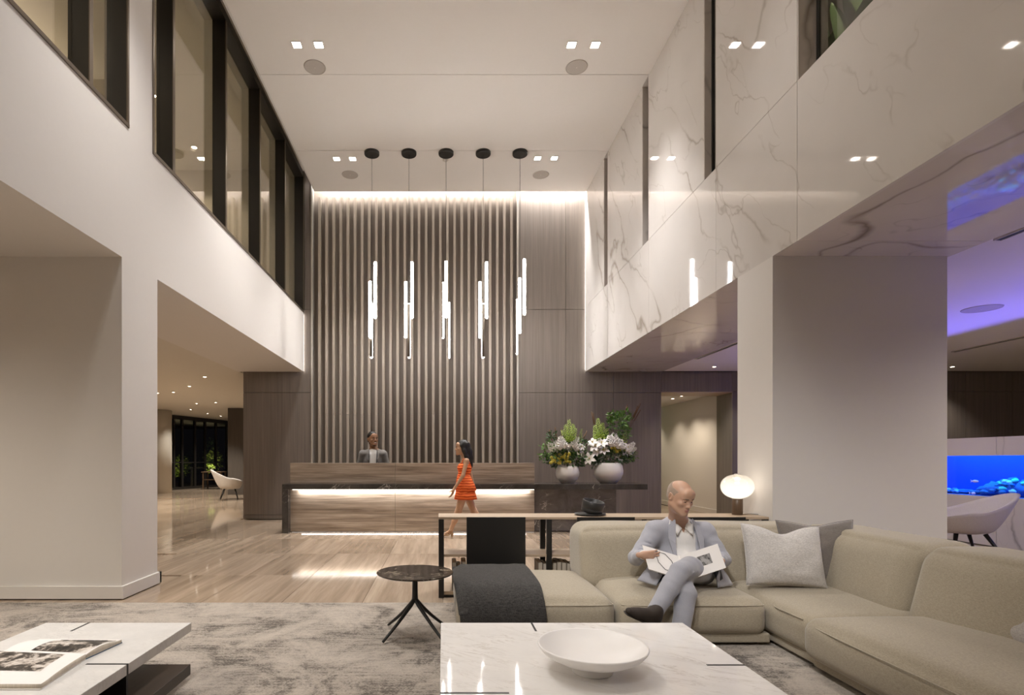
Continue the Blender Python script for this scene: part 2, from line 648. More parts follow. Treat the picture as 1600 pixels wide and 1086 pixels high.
M['jacket_grey'] = cloth('grey_tweed', (.20, .185, .17), .9, weave=300, var=.3, strength=.2)
M['shirt'] = cloth('white_cotton', (.80, .775, .74), .8, weave=900, var=.06, strength=.08, blotch=.03)
M['dark_cloth'] = cloth('dark_navy_cloth', (.02, .022, .03), .9, weave=600)
M['armchair'] = cloth('pale_grey_wool', (.56, .52, .48), .9, weave=330, var=.15)
M['ceramic'] = plain('matt_white_ceramic', (.78, .75, .72), .35, spec=.5)
M['glass_dish'] = plain('milky_white_glass', (.84, .815, .79), .38, spec=.4)
M['black_ceramic'] = plain('black_stoneware', (.022, .021, .020), .45)
M['paper'] = plain('white_paper', (.80, .77, .74), .7)
M['page_edge'] = grained('page_edges', (.42, .36, .28), (.70, .63, .53), (160, 3, 3), .7, bump=.02)
M['book_cloth'] = plain('taupe_book_cloth', (.19, .155, .115), .7)
M['book_cover'] = plain('white_book_cover', (.72, .69, .66), .4)
M['blue_cover'] = plain('blue_book_cover', (.03, .11, .22), .5)
M['skin'] = plain('skin', (.52, .315, .215), .42, **{'Subsurface Weight': .08, 'Subsurface Radius': (.02, .01, .005)})
M['skin_dark'] = plain('brown_skin', (.30, .155, .085), .42)
M['skin_tan'] = plain('tan_skin', (.44, .255, .15), .45)
M['hair_black'] = plain('black_hair', (.012, .010, .009), .45)
M['hair_grey'] = cloth('cropped_grey_hair', (.36, .265, .20), .8, weave=600, var=.25)
M['brow'] = plain('brow_hair', (.16, .105, .07), .7)
M['brow_dark'] = plain('dark_brow_hair', (.02, .014, .01), .7)
M['beard'] = cloth('short_beard', (.055, .032, .02), .8, weave=600, var=.3)
M['lip'] = plain('lip', (.42, .19, .14), .4)
M['eye_white'] = plain('eye_white', (.55, .5, .46), .25)
M['iris'] = plain('iris', (.03, .02, .015), .2)
M['teeth'] = plain('teeth', (.75, .70, .64), .3)
M['shoe'] = plain('dark_brown_suede', (.030, .020, .014), .75)
M['sole'] = plain('shoe_sole', (.035, .027, .022), .55)
M['sandal'] = plain('tan_leather', (.42, .27, .15), .5)
M['button'] = plain('black_button', (.012, .012, .014), .3)
M['green'] = plain('leaf_green', (.10, .20, .035), .5)
M['green_dark'] = plain('dark_leaf_green', (.042, .095, .030), .5)
M['lime'] = plain('lime_bells', (.42, .56, .10), .55)
M['yellow'] = plain('yellow_blooms', (.58, .50, .07), .5)
M['petal'] = plain('white_petals', (.93, .90, .87), .5)
M['reed'] = plain('brown_reed', (.15, .085, .045), .7)
M['stem'] = plain('green_stem', (.10, .15, .04), .6)
M['lamp_on'] = emit('downlight_glow', (1.0, .90, .80), 40.0)
M['lamp_small'] = emit('small_downlight_glow', (1.0, .86, .70), 16.0)
M['tube_on'] = emit('pendant_diffuser', (1.0, .965, .94), 29.0)
M['strip_on'] = emit('light_strip', (1.0, .93, .86), 4.0)
M['strip_low'] = emit('floor_light_strip', (1.0, .93, .86), .45)
M['exit_on'] = emit('green_sign_glow', (.15, .8, .25), 1.2)
M['tank_back'] = emit('glowing_tank_panel', (.0, .026, .78), 1.0)  # self-lit blue stands in for lamp light on the tank background
M['grille'] = plain('speaker_grille', (.46, .42, .38), .8)
M['window_glass'] = glass('window_glass', (.95, .94, .90), 1.6)
M['clear_glass'] = glass('tank_glass', (.95, .97, 1.0), .25)
M['dark_glass'] = glass('night_glazing', (.55, .56, .56), 1.3)
M['coral_teal'] = plain('teal_coral', (.06, .55, .50), .7)
M['coral_blue'] = plain('blue_coral', (.02, .16, .40), .7)
M['coral_pale'] = plain('pale_coral', (.28, .55, .62), .7)
M['rock'] = plain('reef_rock', (.015, .12, .42), .9)
M['fish'] = plain('pale_fish', (.85, .6, .7), .5)

t = NT('orange_ruched_dress')
v = t.coord('world')
z = t.n('SeparateXYZ', {0: v}).outputs[2]
wv = t.math('SINE', t.math('ADD', t.math('MULTIPLY', z, 150.0), t.math('MULTIPLY', t.noise(v, 12.0, 3), 5.0)))
col = t.ramp(t.math('ADD', t.math('MULTIPLY', wv, .5), .5), [(.1, (.60, .075, .018)), (.8, (.88, .20, .05))])
M['dress'] = t.base(col, .75, 0, .2, bump=wv, strength=.6, dist=.006)

t = NT('distressed_grey_rug')
v = t.coord('world')
str1 = t.noise(t.n('Mapping', {'Vector': v, 'Scale': (1.6, 26.0, 1)}).outputs[0], 1.5, 9, .75, .4)
patch = t.noise(t.n('Mapping', {'Vector': v, 'Scale': (1.0, 1.15, 1), 'Rotation': (0, 0, .5)}).outputs[0], 1.9, 12, .72, .9)
big = t.noise(v, .8, 3, .5)
fine = t.noise(t.n('Mapping', {'Vector': v, 'Scale': (1, 1.5, 1)}).outputs[0], 75.0, 3, .8)
mid_ = t.noise(v, 26.0, 6, .75)
f = t.math('ADD', t.math('ADD', t.math('MULTIPLY', str1, .26), t.math('MULTIPLY', patch, .66)), t.math('MULTIPLY', big, .12))
f = t.math('ADD', f, t.math('ADD', t.math('MULTIPLY', t.math('SUBTRACT', fine, .5), .36), t.math('MULTIPLY', t.math('SUBTRACT', mid_, .5), .22)))
c = t.ramp(f, [(.38, (.088, .072, .056)), (.45, (.17, .142, .115)), (.495, (.42, .362, .302)), (.60, (.60, .525, .445))])
M['rug'] = t.base(c, .95, 0, .1, bump=fine, strength=1.0, dist=.016, **{'Sheen Weight': .2})

t = NT('photo_page')      # flat print on the open book: an ink landscape
v = t.coord('Object')
n1 = t.noise(v, 7.0, 8, .7, .6)
n2 = t.noise(v, 34.0, 5, .7)
f = t.math('ADD', t.math('MULTIPLY', n1, .72), t.math('MULTIPLY', n2, .28))
M['photo'] = t.base(t.ramp(f, [(.42, (.012, .011, .010)), (.49, (.07, .06, .05)), (.53, (.50, .44, .38)), (.60, (.74, .70, .65))]), .35, 0, .5)
t = NT('photo_print')
v = t.coord('Object')
f = t.noise(v, 30.0, 5, .6)
M['print'] = t.base(t.ramp(f, [(.4, (.03, .03, .03)), (.6, (.32, .31, .30))]), .4, 0, .5)
# ------------------------------------------------------------------ setting
ZC, ZL = 7.05, 3.2          # hall ceiling, low ceilings
YB = 12.1                   # face of the back wall
XL, XR = -3.01, 3.08        # hall side walls


def struct(o, label, cat):
    return tag(o, label, cat, kind='structure')


# floor: slab, with loose-laid stone tiles wherever one can tell them apart
floor = box('floor', (-18, 17, -5, 32, -.25, -.012), M['floor_far'])
struct(floor, 'polished beige floor of vein-cut stone tiles', 'floor')
TW, TL = .7335, 1.43
tile_me = {}
tiles = []
for i in range(-13, 13):
    xa = i * TW
    sh = 0 if i in (-4, -3, -2, -1, 0, 3, 4) else rng.choice([0, .48, .95])
    for j in range(-4, 10):
        ya = 7.69 + j * TL + sh
        xm, ym = xa + TW / 2, ya + TL / 2
        if ym < 4.6: continue
        if xm > 8.2 or (ym > 12.3 and xm > -4.4 and not (4.6 < xm < 6.3 and ym < 15)): continue
        if xm < -3 and ym < 5.6: continue
        if xm < -3 and xm < -.57 * ym: continue
        if ym > 18 or (ym > 15 and xm < -8.6): continue
        tiles.append((xa, ya))
bm = bmesh.new()
g = .0018
vs = [bm.verts.new(v) for v in box_v(g, TW - g, g, TL - g, -.012, 0)]
for f_ in BOXF: bm.faces.new([vs[k] for k in f_])
top = [e for e in bm.edges if all(abs(v.co.z) < 1e-6 for v in e.verts)]
bmesh.ops.bevel(bm, geom=top, offset=.0012, segments=1, affect='EDGES')
tile_mesh = from_bm(bm); tile_mesh.name = 'tile'; tile_mesh.materials.append(M['floor'])
for xa, ya in tiles:
    o = bpy.data.objects.new('tile', tile_mesh)
    o.location = (xa, ya, 0); o.parent = floor
    C.objects.link(o)
# filler under the rug and beyond the tiles lies flush with them
boxes('floor_slab', [(-18, 17, -5, 4.0, -.012, -.003), (-18, -9.6, 4.0, 32, -.012, -.001), (-9.6, -3.0, 18.6, 32, -.012, -.001)], M['floor_far'], floor)

# hall ceiling: large boards with fine open joints, held off the walls by shadow gaps
ceil = boxes('ceiling', [(-4.6, 5.0, -5, 12.6, 7.62, 7.8)], M['ceiling'])
struct(ceil, 'flat white plaster ceiling of the double-height hall', 'ceiling')
for ya, yb in ((-3.5, 2.6), (2.6, 5.5), (5.5, 8.32), (8.32, 10.36), (10.36, 11.95)):
    box('ceiling_panel', (-2.73, XR - .001, ya + .004, yb - .004, ZC, ZC + .06), M['ceiling'], ceil)
boxes('ceiling_edge', [(-2.76, -2.73, -3.5, 11.95, ZC, 7.6), (-2.73, XR, 11.93, 11.95, ZC + .06, 7.6)], M['plaster'], ceil)

# left side of the hall: plaster parapet over the lounge opening, pier, strip windows
wl = boxes('wall_left', [
    (-4.43, XL, -5, YB - .05, ZL, 3.95),
    (-3.24, XL, -5, YB - .05, 3.95, 4.47),
    (-3.24, XL, 5.33, 5.77, 4.47, 7.52),
    (-3.24, XL, -5, YB - .05, 7.52, 7.66),
    (-9.6, XL, 5.22, 5.87, 0, ZL)], M['plaster'])
struct(wl, 'white plaster wall on the left with a pier and a parapet over the lounge opening', 'wall')
bb = boxes('baseboard_left', [(-9.6, XL + .028, 5.19, 5.22, 0, .115), (XL, XL + .028, 5.22, 5.9, 0, .115), (-9.6, XL + .028, 5.87, 5.9, 0, .115)], M['plaster'])
struct(bb, 'white baseboard around the foot of the left pier', 'baseboard')

# upper gallery behind the strip windows
up = boxes('wall_gallery', [(-7.0, -6.8, -5, YB, 3.95, 7.6), (-6.9, -4.43, -5, YB, 3.8, 3.95), (-7, -3.24, -5, YB, 7.58, 7.72), (-7, -3.1, YB - .02, YB + .15, 3.9, 7.7),
                            (-7, -3.24, -5.1, -5, 3.9, 7.7), (-5.9, -5.5, 6.4, 6.9, 3.95, 7.6), (-5.9, -5.5, 9.2, 9.7, 3.95, 7.6)], M['plaster_dim'])
struct(up, 'dim beige gallery corridor behind the upper left windows', 'wall')


def strip_window(name, y0, y1, mull, label, jamb_far):
    r = root(name, (-3.1, y0, 4.47), label, 'window', kind='structure')
    D0, D1 = -3.2, XL - .004
    box('sill', (D0, XL + .012, y0, y1, 4.47, 4.505), M['bronze_edge'], r)
    box('header', (D0, D1, y0, y1, 7.40, 7.52), M['black_frame'], r)
    for yy in (y0 + .03, y1 - .0):
        box('jamb', (D0, D1, yy - .03, yy, 4.505, 7.40), M['black_frame'], r)
        box('jamb_edge', (D1, XL + .01, yy - .03, yy, 4.505, 7.52), M['bronze_edge'], r)
    e = [y0] + mull + [y1]
    for ym in mull:
        box('mullion', (D0, D1 - .01, ym - .02, ym + .03, 4.505, 7.40), M['black_frame'], r)
        box('mullion_edge', (D1 - .01, D1, ym - .02, ym + .03, 4.505, 7.40), M['bronze_edge'], r)
    for a, b in zip(e[:-1], e[1:]):
        box('pane', (-3.172, -3.164, a + .02, b - .02, 4.5, 7.41), M['window_glass'], r)
    return r


strip_window('window_1', -2.0, 5.33, [-.98, .47, 1.92, 3.36, 4.77], 'black framed upper strip window before the pier, cut by the top left of the photo', True)
strip_window('window_2', 5.77, YB - .06, [6.24, 7.75, 9.19, 10.65], 'long black framed upper strip window on the left running to the wood wall', True)

# back wall of wood panels with a recessed field of vertical slats
wb = boxes('wall_back', [(-4.34, -2.86, 12.16, 14.2, 0, 7.62), (-2.86, 1.64, 12.42, 12.6, 0, 7.62), (1.64, 4.719, 12.16, 12.78, 0, 7.62), (4.719, 6.311, 12.16, 12.78, 2.776, 7.62),
                         (6.311, 13.9, 12.16, 12.78, 0, 7.62)], M['slat_back'])
struct(wb, 'tall back wall of taupe wood panels with vertical slats behind the desk', 'wall')
JG = .004
rows = [(0, .10), (.10, 2.75), (2.75, 4.56), (4.56, 7.55)]
cols = [(-4.34, -2.86), (1.64, 2.67), (2.67, 3.706), (3.706, 4.743)]
for xa, xb in cols:
    for k, (za, zb) in enumerate(rows):
        if xa < -3 and za > 2.8:
            if za > 4: box('wood_panel', (-3.0, xb - JG, YB, 12.16, za + JG, zb - JG), M['wood_wall'], wb)
            else:
                box('wood_panel', (xa, xb - JG, YB, 12.16, za + JG, ZL), M['wood_wall'], wb)
                box('wood_panel', (-3.0, xb - JG, YB, 12.16, ZL, zb - JG), M['wood_wall'], wb)
            continue
        if xa > 3 and za > 4: continue
        if xa > 3 and za > 2.7: zb = ZL
        box('wood_panel', (xa + JG, xb - JG, YB, 12.16, za + JG, zb - JG), M['wood_wall'], wb)
box('wood_panel', (3.2, 4.743, YB + .01, 12.16, 3.2, 7.55), M['wood_wall'], wb)
for xa, xb in ((4.743, 6.287), (6.287, 8.0), (8.0, 9.68), (9.68, 11.36), (11.36, 12.38), (12.38, 13.9)):
    box('wood_panel', (xa + JG, xb - JG, YB, 12.16, 2.775 + JG, ZL), M['wood_wall'], wb)
    if xa > 6:
        box('wood_panel', (xa + JG, xb - JG, YB, 12.16, .10 + JG, 2.775 - JG), M['wood_wall'], wb)
        box('wood_panel', (xa + JG, xb - JG, YB, 12.16, 0, .10 - JG), M['wood_wall'], wb)
# slats
sb = box('slat_backing', (-2.86, 1.64, 12.23, 12.42, 0, 7.6), M['slat_back'], wb)
slat_me = {}
for i in range(28):
    xs = (498.9 + 11.127 * i - VX) / 71.9
    for (za, zb) in ((0.0, 2.28), (2.28, 4.53), (4.53, 7.0)):
        key = (za, zb)
        if key not in slat_me:
            me = boxes_mesh([(-.027, .027, 0, .13, .002, zb - za - .002)])
            me.name = 'slat'; me.materials.append(M['slat_wood']); slat_me[key] = me
        o = bpy.data.objects.new('slat', slat_me[key])
        o.location = (xs, YB, za); o.parent = wb
        C.objects.link(o)
for k, (xa, xb) in enumerate(((-2.86, -2.825), (1.605, 1.64))):
    o = box('trim_%d' % (k + 1), (xa, xb, YB - .025, 12.229, 0, 7.5), M['trim_light'])
    struct(o, 'thin pale metal edge trim on the %s side of the slatted wall' % ('left' if k == 0 else 'flower'), 'trim')

# doorway beside the column, corridor beyond
d = root('door_1', (5.5, 12.1, 0), 'cased doorway in the wood wall opening to a cream corridor', 'doorway', kind='structure')
box('jamb', (4.7195, 4.743, YB - .005, 12.79, 0, 2.775), M['wood_wall'], d)
box('jamb', (6.287, 6.3105, YB - .005, 12.79, 0, 2.775), M['wood_wall'], d)
box('head', (4.743, 6.287, YB - .005, 12.79, 2.755, 2.775), M['oak'], d)
wc = boxes('wall_corridor', [(6.40, 6.55, 12.78, 19, 0, 2.9), (4.3, 4.45, 12.78, 19, 0, 2.9), (4.3, 6.55, 19, 19.15, 0, 2.9), (4.3, 6.55, 12.79, 19, 2.83, 2.95)], M['plaster'])
struct(wc, 'cream wall and ceiling of the corridor beyond the doorway', 'wall')
o = box('baseboard_right', (6.375, 6.40, 12.79, 19, 0, .12), M['plaster'])
struct(o, 'cream baseboard along the corridor wall', 'baseboard')

# right side: marble panels with narrow slot windows over a marble soffit
SLOTS = [(10.41, 10.64), (8.34, 8.60), (6.28, 6.57), (1.2, 4.84)]
ZS = 4.59
core = [(XR + .03, 4.74, -5, YB - .06, ZL + .03, ZS - .02)]
ys = [-5.0] + [v for s_ in SLOTS[::-1] for v in s_] + [YB - .06]
for a, b in zip(ys[0::2], ys[1::2]): core.append((XR + .03, 3.34, a, b, ZS - .02, 7.6))
core.append((XR + .03, 3.34, -5, YB - .06, 7.06, 7.6))
core.append((3.34, 4.74, -5, YB - .06, 7.3, 7.6))
core.append((4.6, 4.74, -5, YB - .06, ZS, 7.6))
core.append((3.34, 4.74, YB - .2, YB - .06, ZS, 7.6))
wr = boxes('wall_right', core, M['plaster_dim'])
struct(wr, 'high wall on the right faced with polished veined white marble panels', 'wall')
mg = .0025
for a, b in zip(ys[0::2], ys[1::2]):
    for c_, d_ in ([(a, b)] if b - a < 2.4 else [(a, (a + b) / 2), ((a + b) / 2, b)]):
        box('marble_panel', (XR, XR + .03, c_ + mg, d_ - mg, ZS + mg, ZC + .3), M['marble_wall'], wr)
for a, b in ((-5, -1.2), (-1.2, 1.8), (1.8, 4.84), (4.84, 6.28), (6.28, 8.34), (8.34, 10.41), (10.41, YB - .06)):
    box('marble_panel', (XR, XR + .03, a + mg, b - mg, ZL, ZS - mg), M['marble_wall'], wr)
    box('marble_panel', (XR + .03, 4.74, a + mg, b - mg, ZL, ZL + .03), M['marble_soffit'], wr)
box('marble_panel', (XR + .03, 4.74, YB - .06, YB - .03, ZL + .03, ZL + .6), M['marble_soffit'], wr)
for k, (a, b) in enumerate(SLOTS):
    dp = .17 if k == 3 else .095
    r = root('window_%d' % (k + 3), (XR + .1, a, ZS), ['narrow slot window in the marble nearest the wood wall', 'narrow slot window in the marble, second from the wood wall',
             'narrow slot window in the marble, third from the wood wall', 'wide window in the marble with leaves behind it at the top edge of the photo'][k], 'window', kind='structure')
    box('jamb', (XR + .002, XR + .26, b - .012, b, ZS, 7.06), M['marble_soffit'] if k == 3 else M['marble_low'], r)
    box('jamb', (XR + .002, XR + .26, a, a + .012, ZS, 7.06), M['marble_low'], r)
    box('head', (XR + .002, XR + .26, a, b, 7.045, 7.06), M['marble_low'], r)
    box('sill', (XR + .002, XR + .26, a, b, ZS - .012, ZS), M['marble_low'], r)
    box('pane', (XR + dp, XR + dp + .008, a + .012, b - .012, ZS, 7.05), M['dark_glass'], r)
    box('glazing_bead', (XR + dp - .012, XR + dp + .02, b - .03, b - .012, ZS, 7.05), M['black_frame'], r)

# the column under the marble
col = box('pier', (XR, 4.71, 5.2, 5.82, 0, ZL), M['plaster'], wr)

# low ceilings right and left
cr = boxes('ceiling_right', [(4.74, 15, -5, YB, ZL + .02, 3.4)], M['ceiling'])
struct(cr, 'low white ceiling over the aquarium lounge', 'ceiling')
cl = boxes('ceiling_left', [(-18, -4.43, -5, 32, ZL + .01, 3.4), (-4.43, -2, YB + .2, 32, ZL + .01, 3.4)], M['plaster_dim'])
struct(cl, 'low beige ceiling over the lounge on the left', 'ceiling')
for k, (x_, a, b) in enumerate(((4.83, 6.4, 10.6), (4.83, 1.6, 4.85), (9.07, 2.0, 9.9))):
    v = root('air_slot', (x_, (a + b) / 2, ZL + .02), ['black air slot in the low ceiling beside the marble soffit near the doorway', 'black air slot in the low ceiling beside the marble soffit, right edge of the photo',
             'long black air slot in the ceiling past the aquarium wall'][k], 'vent')
    box('slot', (x_ - .025, x_ + .025, a, b, ZL + .008, ZL + .022), M['black'], v)
    boxes('slot_frame', [(x_ - .037, x_ - .025, a, b, ZL + .004, ZL + .022), (x_ + .025, x_ + .037, a, b, ZL + .004, ZL + .022)], M['trim_light'], v)

# enclosing walls seen only in reflections or past the glazing
o = boxes('wall_front', [(-18, 17, -5.2, -5, 0, 7.8)], M['plaster_dim'])
struct(o, 'plain plaster wall at the near end of the hall', 'wall')
o = boxes('wall_far_right', [(14.9, 15.1, -5, 12.3, 0, 3.4)], M['plaster_dim'])
struct(o, 'plain plaster wall closing the aquarium lounge', 'wall')
o = boxes('wall_lounge', [(-7.96, -4.34, 20.6, 21.0, 0, ZL), (-4.6, -4.34, 14.2, 21, 0, ZL)], M['dark_timber'])
struct(o, 'dark wood wall at the far end of the left lounge', 'wall')
bmc = lathe_mesh([(0, 0), (.46, 0), (.46, ZL), (0, ZL)], 40, (-11.02, 21.6, 0))
o = put('wall_column', bmc, M['plaster_dim'], None, True)
for p_ in o.data.polygons: p_.use_smooth = abs(p_.normal.z) < .5
struct(o, 'round beige column beside the night glazing of the lounge', 'column')

# night glazing of the lounge
A, B = Vector((-12.4, 20.4, 0)), Vector((-9.9, 30.2, 0))
gl = root('window_7', tuple((A + B) / 2), 'black framed floor-to-ceiling night glazing at the end of the left lounge', 'window', kind='structure')
L = (B - A).length
ang = math.atan2(B.y - A.y, B.x - A.x)


def on_line(bx):
    me = boxes_mesh(bx)
    me.transform(Matrix.Translation(A) @ Matrix.Rotation(ang, 4, 'Z'))
    return me


ux = (B - A).normalized()
marks = []
for px in (262, 271, 284, 304, 320, 337, 354):
    k = (px - VX) / F       # X = k*Y on the line of sight
    tt = (k * A.y - A.x) / (ux.x - k * ux.y)
    marks.append(tt)
marks += [marks[-1] + 1.6 * q for q in (1, 2)]
for tt in marks:
    if 0 < tt < L: put('mullion', on_line([(tt - .05, tt + .05, -.05, .05, 0, ZL)]), M['black_frame'], gl)
put('header', on_line([(0, L, -.055, .055, ZL - .16, ZL)]), M['black_frame'], gl)
put('sill', on_line([(0, L, -.055, .055, 0, .10)]), M['black_frame'], gl)
put('rail', on_line([(0, L, -.03, .03, 1.15, 1.19)]), M['black_frame'], gl)
mk = [0] + [q for q in marks if 0 < q < L] + [L]
for a, b in zip(mk[:-1], mk[1:]):
    put('pane', on_line([(a, b, -.008, .008, .1, ZL - .15)]), M['dark_glass'], gl)
o = boxes('ground', [(-40, -8, 18, 60, -.3, -.02)], plain('dark_paving', (.05, .048, .045), .9))
struct(o, 'dark paved ground outside the lounge glazing', 'ground')
o = boxes('wall_garden', [(-40, -38, 15, 60, 0, 4), (-40, -5, 48, 48.5, 0, 5)], plain('dark_render', (.03, .03, .028), .9))
struct(o, 'dark garden wall beyond the night glazing', 'wall')

# ------------------------------------------------------------------ lamps


def spot(parent, loc, energy, angle=100, blend=.6, col=LED, size=.05, aim=None):
    l = bpy.data.lights.new('lamp', 'SPOT')
    l.energy = energy; l.color = col; l.spot_size = math.radians(angle); l.spot_blend = blend; l.shadow_soft_size = size
    o = bpy.data.objects.new('lamp', l)
    C.objects.link(o)
    o.parent = parent
    o.location = Vector(loc) - origin(parent)
    if aim is not None:
        o.rotation_euler = Vector(aim).to_track_quat('-Z', 'Y').to_euler()
    return o


def area(parent, loc, sx, sy, energy, aim, col=LED, spread=180):
    l = bpy.data.lights.new('lamp', 'AREA')
    l.shape = 'RECTANGLE'; l.size = sx; l.size_y = sy; l.energy = energy; l.color = col; l.spread = math.radians(spread)
    o = bpy.data.objects.new('lamp', l)
    C.objects.link(o)
    o.parent = parent
    o.location = Vector(loc) - origin(parent)
    o.rotation_euler = Vector(aim).to_track_quat('-Z', 'Y').to_euler()
    return o


ORD = ('first', 'second', 'third', 'fourth', 'fifth', 'sixth', 'seventh', 'eighth')


def square_light(x, y, label, energy, angle=66, aim=None):
    r = root('square_downlight', (x, y, ZC), label, 'downlight', 'square downlights in the hall ceiling')
    h, t_ = .055, .012
    boxes('rim', [(x - h - t_, x + h + t_, y - h - t_, y - h, ZC - .006, ZC), (x - h - t_, x + h + t_, y + h, y + h + t_, ZC - .006, ZC),
                  (x - h - t_, x - h, y - h, y + h, ZC - .006, ZC), (x + h, x + h + t_, y - h, y + h, ZC - .006, ZC)], M['trim_light'], r)
    box('lens', (x - h, x + h, y - h, y + h, ZC - .003, ZC - .0005), M['lamp_on'], r)
    spot(r, (x, y, ZC - .03), energy, angle, 1.0, size=.06, aim=aim)
    return r


def pos(px, py, Z=ZC):
    return PZ(px, py, Z)


names = {(464, 70): 'square ceiling downlight on the left, first of the nearer pair', (498, 70): 'square ceiling downlight on the left, second of the nearer pair above the round speaker',
         (893, 70): 'square ceiling downlight of the nearer right pair, the one toward the hall middle', (930, 70): 'square ceiling downlight of the nearer pair by the marble wall, closest to the marble',
         (526, 248): 'small square ceiling downlight left of the pendants, closest to the windows', (551, 248): 'small square ceiling downlight left of the pendants, next to the first canopy',
         (840, 247): 'small square ceiling downlight right of the pendants, next to the last canopy', (866, 247): 'small square ceiling downlight right of the pendants, closest to the marble'}
for (px, py), lb in names.items():
    q = pos(px, py)
    square_light(q.x, q.y, lb, E_HALL, 82 if q.y < 9 else 66)
for yy in (4.85, 1.9, -1.1, -3.6):
    for k, x_ in enumerate((-2.05, -1.74, 1.8, 2.13)):
        # left lamps of the last two rows: added front fill tilted at the seating
        k_ = {4.85: .75 if x_ < 0 else .16, 1.9: .66 if x_ < 0 else .05, -1.1: 1.3 if x_ < 0 else .08, -3.6: 1.5 if x_ < 0 else .08}[yy]
        tilt = yy < 0 and x_ < 0
        square_light(x_, yy, 'square ceiling downlight out of the photo, %s row, %s' % ({4.85: 'first', 1.9: 'second', -1.1: 'third', -3.6: 'last'}[yy], ('nearest the windows', 'inner on the window side', 'inner on the marble side', 'nearest the marble')[k]), E_HALL * k_, 27 if tilt else (84 if yy > 4 else 60), (2.1 - x_, 4.7 - yy, .6 - ZC) if tilt else None)


def round_light(x, y, z, label, group, energy, mat='lamp_small', col=WARM, angle=110, rr=.035):
    r = root('round_downlight', (x, y, z), label, 'downlight', group)
    put('rim', lathe_mesh([(rr, -.006), (rr + .016, -.006), (rr + .016, 0), (rr, 0), (rr, -.006)], 20, (x, y, z)), M['trim_light'], r, True)
    put('lens', lathe_mesh([(0, -.003), (rr, -.003), (rr, -.0005), (0, -.0005)], 20, (x, y, z)), M[mat], r)
    if energy: spot(r, (x, y, z - .03), energy, angle, .7, col, .05)
    return r


lz = ZL + .01
for k, (px, py) in enumerate(((320, 589), (271, 613), (337, 629), (298, 640), (324, 646), (345, 650))):
    q = PZ(px, py, lz)
    round_light(q.x, q.y, lz, ['small round downlight in the lounge ceiling nearest the wood wall corner', 'small round downlight in the lounge ceiling beside the white pier', 'small round downlight in the lounge ceiling above the dark wood wall',
                'small round downlight in the lounge ceiling near the round column', 'small round downlight in the lounge ceiling, fifth toward the glazing', 'small round downlight deepest in the lounge ceiling'][k],
                'lounge downlights', E_LOW * (3.6 if k != 3 else 1.2))
for k, (x_, y_) in enumerate(((-6.0, 8.6), (-8.6, 11.0), (-6.6, 14.5), (-8.2, 16.0), (-8.4, 19.0))):  # unseen lamps added to light the lounge floor and chair
    round_light(x_, y_, lz, 'added lounge fill downlight hidden by the white pier, ' + ORD[k] + ' beyond it', 'lounge downlights', E_LOW * 4.2)
for k, (x_, y_) in enumerate(((-5.0, 2.4), (-6.6, 1.4), (-5.2, -.6), (-4.9, .9))):  # lamps added out of view to brighten the pier front
    round_light(x_, y_, lz, 'added fill downlight left of the coffee table, out of the photo, ' + ORD[k] + ' of four', 'lounge downlights', E_LOW * 2.2, angle=160)
q = PZ(1116, 573, ZL + .02); round_light(q.x, q.y, ZL + .02, 'small round downlight in the low ceiling before the doorway', 'aquarium lounge downlights', E_LOW * 1.0)
q = PZ(1488, 573, ZL + .02); round_light(q.x, q.y, ZL + .02, 'small round downlight in the ceiling above the dark wood wall on the right', 'aquarium lounge downlights', E_LOW * .8)
for k, (x_, y_) in enumerate(((5.9, 8.6), (10.6, 8.2), (6.0, 3.3), (6.6, 1.6), (7.0, 3.4))):  # lamps added out of view to brighten the column front and right side
    round_light(x_, y_, ZL + .02, 'added fill downlight over the aquarium lounge, out of the photo, ' + ORD[k] + ' of five', 'aquarium lounge downlights', E_LOW * 1.5, angle=155)
q = PZ(1051, 623, 2.83); round_light(q.x, q.y, 2.83, 'small round downlight in the corridor ceiling', 'corridor downlights', E_LOW * .8, col=WARM2)
for k, y_ in enumerate((13.4, 15.0, 16.6)):
    round_light(5.75, y_, 2.83, 'small round downlight along the cream corridor wall, ' + ORD[k] + ' from the doorway', 'corridor downlights', E_LOW * .6, col=WARM2)
e = root('exit_sign', (4.75, 18.9, 2.2), 'green lit sign at the far end of the corridor', 'sign')
box('housing', (4.6, 5.9, 18.9, 18.95, 2.05, 2.45), M['black'], e)
box('face', (4.63, 5.87, 18.895, 18.9, 2.08, 2.42), M['exit_on'], e)
# unseen lamps added for the gallery behind glass and the slot-window room
for k, y_ in enumerate((1.0, 4.5, 7.0, 9.6, 11.2)):
    round_light(-5.0, y_, 7.58, 'added gallery fill downlight behind the upper windows, ' + ORD[k] + ' toward the wood wall', 'added gallery lights', 60, col=WARM2, angle=130, rr=.05)
gc = root('gallery_fill', (-6.6, 4, 6.2), 'added unseen fill light along the gallery wall behind the upper windows', 'light strip')
box('housing', (-6.8, -6.5, -3, 11.8, 6.1, 6.18), M['plaster_dim'], gc)
area(gc, (-6.62, 4.4, 6.2), 14.5, .15, 45, (.05, 0, 1), WARM2, 100)  # uplight added to brighten the gallery ceiling
round_light(4.0, 4.5, 7.3, 'added fill light over the planter behind the marble', 'added planter lights', 170, col=WARM2, angle=140)  # lamp added to brighten the leaves behind the glass

